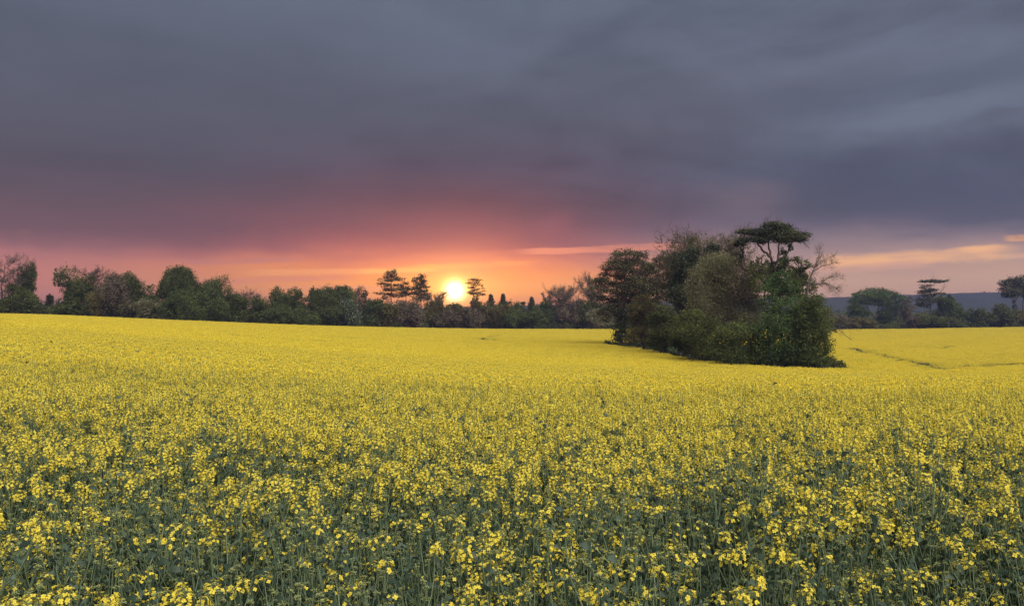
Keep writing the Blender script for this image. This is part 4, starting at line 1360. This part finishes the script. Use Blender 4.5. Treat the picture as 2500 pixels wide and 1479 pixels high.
def plant_spec(seed, tall=1.0, edge=False):
    """the layout of one plant: stem geometry, heads [(raceme, matrix)], leaves [(leaf, matrix)]"""
    r_ = np.random.default_rng(seed)
    st = Geo()
    H = (1.02 + 0.12 * r_.random()) * tall
    t = np.linspace(0, 1, 7)
    bend = r_.normal(size=2) * 0.10
    stem = np.stack([bend[0] * t ** 2, bend[1] * t ** 2, H * t], axis=1)
    tube(st, stem, np.linspace(0.0065, 0.002, 7), 5, 0, 0.4)
    heads, leaves = [], []

    def at(tt):
        return np.array([np.interp(tt, t, stem[:, a]) for a in range(3)])

    def put(ax, p_):
        Fm = frame_from(ax, r_)
        return Matrix(((*Fm[0], p_[0]), (*Fm[1], p_[1]), (*Fm[2], p_[2]), (0, 0, 0, 1)))

    W = (RW_EDGE if seed % 4 else RW_RICH) if edge else RW
    heads.append((int(r_.choice(len(RAC), p=W)), put(np.array([bend[0], bend[1], 1.0]), stem[-1])))
    nb = int(r_.integers(6, 9)) + (5 if edge else 0)
    a0 = r_.random() * 6.28
    for k in range(nb):
        tt = 0.50 + 0.42 * (k + r_.random() * 0.7) / nb
        a = a0 + k * 2.4 + r_.normal() * 0.3
        s0 = at(tt)
        ln = (0.62 - 0.42 * tt) * (0.8 + 0.4 * r_.random()) * tall
        out = np.array([math.cos(a), math.sin(a), 0])
        p1 = s0 + out * ln * 0.30 + np.array([0, 0, ln * 0.45])
        p2 = s0 + out * ln * 0.42 + np.array([0, 0, ln * 1.0])
        tube(st, [s0, p1, (p1 + p2) / 2 + out * 0.005, p2], [0.0035, 0.0026, 0.002, 0.0016], 4, 0, 0.5 + r_.normal() * 0.15)
        heads.append((int(r_.choice(len(RAC), p=W)), put(p2 - p1, p2)))
        leaves.append((int(r_.choice([1, 3, 5, 3])), s0, a))
        if edge:
            for q_ in range(3):
                leaves.append((int(r_.choice([3, 5, 1])), p1 + (p2 - p1) * r_.random() * 0.6, r_.random() * 6.28))
        if r_.random() < 0.6:
            leaves.append((int(r_.choice([3, 5])), (p1 + s0) / 2, a + r_.normal() * 0.8))
    for k in range(18 if edge else 5):
        tt = 0.22 + 0.62 * (k + r_.random()) / 18 if edge else 0.22 + 0.36 * (k + r_.random()) / 5
        leaves.append((int(r_.choice([0, 2, 4, 1])), at(tt), a0 + 1.1 + k * 2.4))
    LV = []
    for li, p_, a in leaves:
        tilt = r_.normal() * 0.25
        LV.append((li, Matrix.Translation(Vector(p_)) @ Matrix.Rotation(a, 4, 'Z') @ Matrix.Rotation(tilt, 4, 'Y') @ Matrix.Rotation(r_.normal() * 0.3, 4, 'X')))
    return st, heads, LV


NV = 8
SPEC = [plant_spec(200 + k, 1.0 + 0.04 * (k % 3 - 1)) for k in range(NV)] + [plant_spec(300 + k, 1.0 + 0.04 * (k % 3 - 1), True) for k in range(NV)]
ST_MESH = [s_[0].mesh('stem', [M['stem']], True) for s_ in SPEC]


def joined(k):
    c_ = Geo()
    st, heads, LV = SPEC[k]
    c_.merge(st, None, [2])
    for ri, Mx in heads:
        c_.merge(RFULL[ri], Mx)
    for li, Mx in LV:
        c_.merge(LEAF[li], Mx, [3])
    return c_


def lod_plant(k):
    """plant for 16-50 m: flowers as single bent faces"""
    c_ = Geo()
    r_ = np.random.default_rng(400 + k)
    st, heads, LV = SPEC[k]
    P0, P1 = [], []
    Cf, Nf = [], []
    Cb = []
    top = np.array(heads[0][1].translation)
    segs(c_, [[0, 0, 0]], [top], 0.006, 0.002, 3, 2, 0.4)
    for ri, Mx in heads:
        h0 = np.array(Mx.translation)
        segs(c_, [h0 * np.array([0.2, 0.2, 0.62])], [h0], 0.003, 0.0015, 3, 2, 0.5)
        for fi, Fx in RAC[ri][1]:
            W = Mx @ Fx
            Cf.append(np.array(W.translation))
            Nf.append(np.array(W.to_3x3().col[2]))
        Cb.append(np.array(Mx @ Vector((0, 0, 0.06))))
    Cf, Nf = np.array(Cf), unit(np.array(Nf))
    cards(c_, Cf, 0.0185, 1.0, Nf * 2.2, None, 0, np.clip(r_.normal(0.5, 0.25, len(Cf)), 0, 1), r_, 0.12)
    cards(c_, np.repeat(np.array(Cb), 4, 0) + r_.normal(size=(4 * len(Cb), 3)) * 0.008, 0.016, 0.6, None, None, 1, 0.5, r_)
    for li, Mx in LV[::2]:
        p_ = np.array(Mx @ Vector((0.06, 0, 0)))
        cards(c_, p_[None], 0.14, 0.35, np.array([[0, 0, 1.2]]), None, 3, r_.random(), r_)
    return c_


def lod_patch(seed, side=1.6, dens=38, bloom=0.87):
    """a square of crop for the far field: heads as small yellow clusters"""
    c_ = Geo()
    r_ = np.random.default_rng(seed)
    n = int(side * side * dens)
    XY = (r_.random((n, 2)) - 0.5) * side
    hgt = 1.0 + r_.normal(0, 0.07, n)
    k = np.repeat(np.arange(n), 5)
    a = r_.random(len(k)) * 6.28
    rad = 0.13 * r_.random(len(k))
    C_ = np.stack([XY[k, 0] + np.cos(a) * rad, XY[k, 1] + np.sin(a) * rad, hgt[k] + 0.05 - 0.18 * r_.random(len(k)) ** 1.5], axis=1)
    yel = r_.random(len(k)) < bloom
    for rep in range(3):
        sel = C_[yel] + r_.normal(size=(yel.sum(), 3)) * 0.016
        cards(c_, sel, 0.052, 0.8, np.array([0, 0, 0.7]) + np.zeros((len(sel), 3)), None, 0, np.clip(r_.normal(0.5, 0.25, len(sel)), 0, 1), r_, 0.2)
    sel = C_[~yel]
    cards(c_, sel, 0.05, 0.6, None, None, 1, r_.random(len(sel)), r_)
    P0 = np.stack([XY[:, 0], XY[:, 1], hgt * 0.35], axis=1)
    P1 = np.stack([XY[:, 0] + r_.normal(size=n) * 0.05, XY[:, 1] + r_.normal(size=n) * 0.05, hgt * 0.97], axis=1)
    segs(c_, P0, P1, 0.007, 0.004, 3, 2, 0.5)
    Cl = np.stack([*((r_.random((2, n * 2)) - 0.5) * side), 0.45 + 0.4 * r_.random(n * 2)], axis=1)
    cards(c_, Cl, 0.15, 0.4, np.array([0, 0, 0.8]) + np.zeros((n * 2, 3)), None, 3, r_.random(n * 2), r_)
    return c_


# ---- where the crop grows
COPSE = [(1462, 172), (1500, 163), (1560, 149), (1640, 119), (1700, 107.5), (1800, 102.0), (1900, 97.5), (2000, 94.0), (2085, 93.5), (2072, 100), (2040, 122), (1980, 150), (1860, 170), (1700, 182), (1560, 190)]
CPOLY = np.array([(wx(x, d), d) for x, d in COPSE])


def in_poly(X, Y, poly):
    ins = np.zeros(len(X), bool)
    n = len(poly)
    for i in range(n):
        x0, y0 = poly[i]
        x1, y1 = poly[(i + 1) % n]
        c_ = ((y0 > Y) != (y1 > Y)) & (X < (x1 - x0) * (Y - y0) / (y1 - y0 + 1e-12) + x0)
        ins ^= c_
    return ins


def line_on_field(pts):
    out = []
    for x, y in pts:
        d = on_crop(x, y)
        out.append((wx(x, d), d))
    return np.array(out)


TRAMS = [(line_on_field(p_), w_) for p_, w_ in [
    ([(2078, 848), (2108, 856), (2140, 862), (2180, 872), (2220, 880), (2262, 888), (2290, 895)], 2.0),
    ([(2262, 889), (2286, 893)], 2.8),
    ([(2284, 890), (2340, 892), (2400, 890), (2450, 887), (2520, 883)], 1.7),
    ([(2296, 897), (2312, 899)], 1.8), ([(2300, 908), (2310, 911)], 1.8), ([(2334, 908), (2346, 913)], 1.6),
    ([(2060, 880), (2110, 878)], 1.4), ([(2230, 846), (2300, 848), (2330, 843)], 1.2), ([(2120, 815), (2150, 817)], 1.6),
    ([(1176, 828), (1182, 825)], 2.6), ([(1182, 825), (1196, 820), (1215, 816)], 1.4), ([(1204, 827), (1209, 829)], 2.4),
    ([(1255, 812), (1275, 811)], 1.2), ([(1340, 852), (1400, 858), (1440, 862)], 0.8), ([(1000, 838), (1110, 842)], 0.7),
]]


def near_line(X, Y):
    hit = np.zeros(len(X), bool)
    for L_, w_ in TRAMS:
        for (x0, y0), (x1, y1) in zip(L_[:-1], L_[1:]):
            d = np.array([x1 - x0, y1 - y0])
            l2 = d @ d + 1e-9
            t = np.clip(((X - x0) * d[0] + (Y - y0) * d[1]) / l2, 0, 1)
            q_ = np.hypot(X - x0 - t * d[0], Y - y0 - t * d[1])
            hit |= q_ < w_ * (0.7 + 0.5 * np.sin(X * 1.3 + Y * 0.7))
    return hit


def scatter(y0, y1, dens, seed, side=1.0, wide=0.82, margin=1.5):
    r_ = np.random.default_rng(seed)
    A_ = wide * (y1 ** 2 - y0 ** 2) + 2 * margin * (y1 - y0)
    n = int(A_ * dens)
    y = y0 + (y1 - y0) * r_.random(6 * n)
    y = y[r_.random(6 * n) < (wide * y + margin) / (wide * y1 + margin)][:n]
    n = len(y)
    x = (r_.random(n) * 2 - 1) * (wide * y + margin)
    return x, y


def scatter_grid(y0, y1, step, seed, wide=0.86):
    r_ = np.random.default_rng(seed)
    ys = np.arange(y0, y1, step)
    X, Y = [], []
    for y in ys:
        xs = np.arange(-wide * y - 3, wide * y + 3, step) + r_.random() * step
        X.append(xs + r_.normal(size=len(xs)) * step * 0.12)
        Y.append(np.full(len(xs), y) + r_.normal(size=len(xs)) * step * 0.12)
    return np.concatenate(X), np.concatenate(Y)


def crop_ok(X, Y):
    u = 1250 + F * X / np.maximum(Y, 0.1)
    ok = Y < edge_d(u)
    ok &= ~in_poly(X, Y, CPOLY)
    ok &= ~near_line(X, Y)
    return ok


# single plants at the near edge
N_SINGLE = 300
rs = np.random.default_rng(91)
cx_, cy_ = scatter(1.05, 15.5, 41, 92, margin=5.0)
o_ = np.argsort(cy_ + 0.0 * cx_)
cx_, cy_ = cx_[o_], cy_[o_]
vis = (np.abs(cx_) < 0.65 * cy_ + 0.05) & (cy_ > 2.2)
sing = np.where(vis)[0][:N_SINGLE]
is_single = np.zeros(len(cx_), bool)
is_single[sing] = True


def lowf(X, Y, s, k=0.0):
    return np.sin(X * s + k) * np.cos(Y * s * 1.3 + k * 2) + 0.6 * np.sin(X * s * 2.1 - Y * s * 1.7 + k)


def plant_scale(X, Y, r_):
    return np.clip(1.0 + 0.05 * lowf(X, Y, 1.1) + r_.normal(0, 0.055, len(X)), 0.78, 1.22)


scl = plant_scale(cx_, cy_, rs)
# towards the edge the plants carry more buds than open flowers
edge_kind = rs.random(len(cx_)) < np.interp(cy_ + 0.5 * lowf(cx_, cy_, 1.7, 0.8), [2.9, 4.0, 5.4, 7.5, 10.0], [0.98, 0.92, 0.55, 0.18, 0.02])
protos = {}
LAB = 'flowering rapeseed plant with small yellow flower heads in the nearest rows of the crop'
GRP = 'rapeseed plants in the nearest rows of the field'


def make_plant(k, with_flowers):
    root = bpy.data.objects.new('rapeseed_plant', None)
    root.empty_display_size = 0.1
    COL.objects.link(root)
    tag(root, LAB, 'rapeseed plant', GRP)
    st, heads, LV = SPEC[k]
    link('stem', ST_MESH[k], root)
    for ri, Mx in heads:
        h = link('flower_head', R_BARE[ri] if with_flowers else R_MESH[ri], root)
        h.matrix_local = Mx
        if with_flowers:
            for fi, Fx in RAC[ri][1]:
                fo = link('flower', FL_MESH[fi], h)
                fo.matrix_local = Fx
    for li, Mx in LV:
        l = link('leaf', LEAF_MESH[li], root)
        l.matrix_local = Mx
    return root


def copy_tree(o, parent=None):
    c_ = o.copy()
    COL.objects.link(c_)
    if parent is not None:
        c_.parent = parent
    for ch in KIDS[o.name]:
        copy_tree(ch, c_)
    return c_


KIDS = {}


def learn(o):
    KIDS[o.name] = list(o.children)
    for ch in o.children:
        learn(ch)


for i in sing:
    k = int(rs.integers(0, NV)) + (NV if edge_kind[i] else 0)
    wf = bool(cy_[i] < 2.75)
    key = (k, wf)
    if key not in protos:
        r0_ = make_plant(k, wf)
        protos[key] = r0_
        learn(r0_)
        o = r0_
    else:
        o = copy_tree(protos[key])
    o.location = (cx_[i], cy_[i], gz(cx_[i], cy_[i]) - 0.02)
    o.rotation_euler = (rs.normal() * 0.12, rs.normal() * 0.12, rs.random() * 6.28)
    s_ = float(scl[i])
    o.scale = (s_, s_, s_)

# the rest of the crop: one object, plants placed by geometry nodes
src = bpy.data.collections.new('crop_sources')
for k in range(2 * NV):
    src.objects.link(bpy.data.objects.new('a%02d' % k, joined(k).mesh('crop_near', PM)))
for k in range(NV):
    src.objects.link(bpy.data.objects.new('b%02d' % k, lod_plant(k).mesh('crop_mid', PM)))
NP = 6
for k in range(NP):
    src.objects.link(bpy.data.objects.new('c%02d' % k, lod_patch(700 + k, bloom=0.88 if k < 4 else 0.66).mesh('crop_far', PM)))
pts, rot, scs, idx = [], [], [], []


def put_points(X, Y, S_, I_, tilt, sink, r_):
    Z = ground_z(X, Y) - sink
    pts.append(np.stack([X, Y, Z], axis=1))
    if tilt is None:       # lie with the slope
        e = 0.5
        sx = (ground_z(X + e, Y) - ground_z(X - e, Y)) / (2 * e)
        sy = (ground_z(X, Y + e) - ground_z(X, Y - e)) / (2 * e)
        yaw = r_.integers(0, 4, len(X)) * math.pi / 2 + r_.normal(0, 0.1, len(X))
        # euler XYZ: yaw first in local space, so turn the slope into the turned frame
        lx = sx * np.cos(yaw) + sy * np.sin(yaw)
        ly = -sx * np.sin(yaw) + sy * np.cos(yaw)
        rot.append(np.stack([np.arctan(ly), -np.arctan(lx), yaw], axis=1))
    else:
        rot.append(np.stack([r_.normal(0, tilt, len(X)), r_.normal(0, tilt, len(X)), r_.random(len(X)) * 6.28], axis=1))
    scs.append(S_)
    idx.append(I_)


ok = ~is_single & crop_ok(cx_, cy_)
put_points(cx_[ok], cy_[ok], scl[ok], rs.integers(0, NV, ok.sum()) + NV * edge_kind[ok], 0.13, 0.02, rs)
mx, my = scatter(15.5, 48, 46, 93)
ok = crop_ok(mx, my)
mx, my = mx[ok], my[ok]
put_points(mx, my, plant_scale(mx, my, rs), 2 * NV + rs.integers(0, NV, len(mx)), 0.06, 0.02, rs)
fx_, fy_ = scatter_grid(47, 352, 1.5, 94)
ok = crop_ok(fx_, fy_)
fx_, fy_ = fx_[ok], fy_[ok]
put_points(fx_, fy_, np.clip(1.0 + 0.035 * lowf(fx_, fy_, 0.35) + rs.normal(0, 0.03, len(fx_)), 0.85, 1.15), 3 * NV + np.where(rs.random(len(fx_)) < 0.10 + 0.42 * (lowf(fx_, fy_, 0.11, 1.3) + 0.5 * lowf(fx_, fy_, 0.37, 2.0) > 0.55), rs.integers(4, NP, len(fx_)), rs.integers(0, 4, len(fx_))), None, 0.0, rs)
PT, RT, ST_, IX = np.concatenate(pts), np.concatenate(rot), np.concatenate(scs), np.concatenate(idx)
print('crop instances', len(PT))
me = bpy.data.meshes.new('rapeseed_crop')
me.vertices.add(len(PT))
me.vertices.foreach_set('co', PT.astype(np.float32).ravel())
for nm, typ, val in (('rot', 'FLOAT_VECTOR', RT), ('scl', 'FLOAT', ST_), ('idx', 'INT', IX)):
    a = me.attributes.new(nm, typ, 'POINT')
    a.data.foreach_set('vector' if typ == 'FLOAT_VECTOR' else 'value', (val.astype(np.int32) if typ == 'INT' else val.astype(np.float32)).ravel())
crop = link('rapeseed_crop', me)
tag(crop, 'dense yellow rapeseed in flower covering the whole rolling field', 'crop', kind='stuff')
gt = bpy.data.node_groups.new('crop_scatter', 'GeometryNodeTree')
gt.interface.new_socket('Geometry', in_out='INPUT', socket_type='NodeSocketGeometry')
gt.interface.new_socket('Geometry', in_out='OUTPUT', socket_type='NodeSocketGeometry')
ni, no_ = gt.nodes.new('NodeGroupInput'), gt.nodes.new('NodeGroupOutput')
iop = gt.nodes.new('GeometryNodeInstanceOnPoints')
ci = gt.nodes.new('GeometryNodeCollectionInfo')
ci.inputs['Collection'].default_value = src
ci.inputs['Separate Children'].default_value = True
ci.inputs['Reset Children'].default_value = True


def named(nm, typ):
    nd = gt.nodes.new('GeometryNodeInputNamedAttribute')
    nd.data_type = typ
    nd.inputs['Name'].default_value = nm
    return nd.outputs['Attribute']


gt.links.new(ni.outputs[0], iop.inputs['Points'])
gt.links.new(ci.outputs[0], iop.inputs['Instance'])
iop.inputs['Pick Instance'].default_value = True
gt.links.new(named('idx', 'INT'), iop.inputs['Instance Index'])
e2r = gt.nodes.new('FunctionNodeEulerToRotation')
gt.links.new(named('rot', 'FLOAT_VECTOR'), e2r.inputs[0])
gt.links.new(e2r.outputs[0], iop.inputs['Rotation'])
gt.links.new(named('scl', 'FLOAT'), iop.inputs['Scale'])
gt.links.new(iop.outputs[0], no_.inputs[0])
md = crop.modifiers.new('scatter', 'NODES')
md.node_group = gt

# ------------------------------------------------------------------ haze
hz = Geo()
x0, x1, y0, y1, z0, z1 = -4300, 4300, -4100, 4100, -14, 84
V = [(x0, y0, z0), (x1, y0, z0), (x1, y1, z0), (x0, y1, z0), (x0, y0, z1), (x1, y0, z1), (x1, y1, z1), (x0, y1, z1)]
hz.add(V, [[0, 3, 2, 1], [4, 5, 6, 7], [0, 1, 5, 4], [1, 2, 6, 5], [2, 3, 7, 6], [3, 0, 4, 7]])
hm = bpy.data.materials.new('haze')
hm.use_nodes = True
ht = hm.node_tree
ht.nodes.clear()
pv = ht.nodes.new('ShaderNodeVolumePrincipled')
pv.inputs['Color'].default_value = (0.44, 0.50, 0.92, 1)
pv.inputs['Density'].default_value = HAZE
pv.inputs['Anisotropy'].default_value = 0.65
ho = ht.nodes.new('ShaderNodeOutputMaterial')
ht.links.new(pv.outputs[0], ho.inputs['Volume'])
tag(link('haze', hz.mesh('haze', [hm])), kind='stuff')
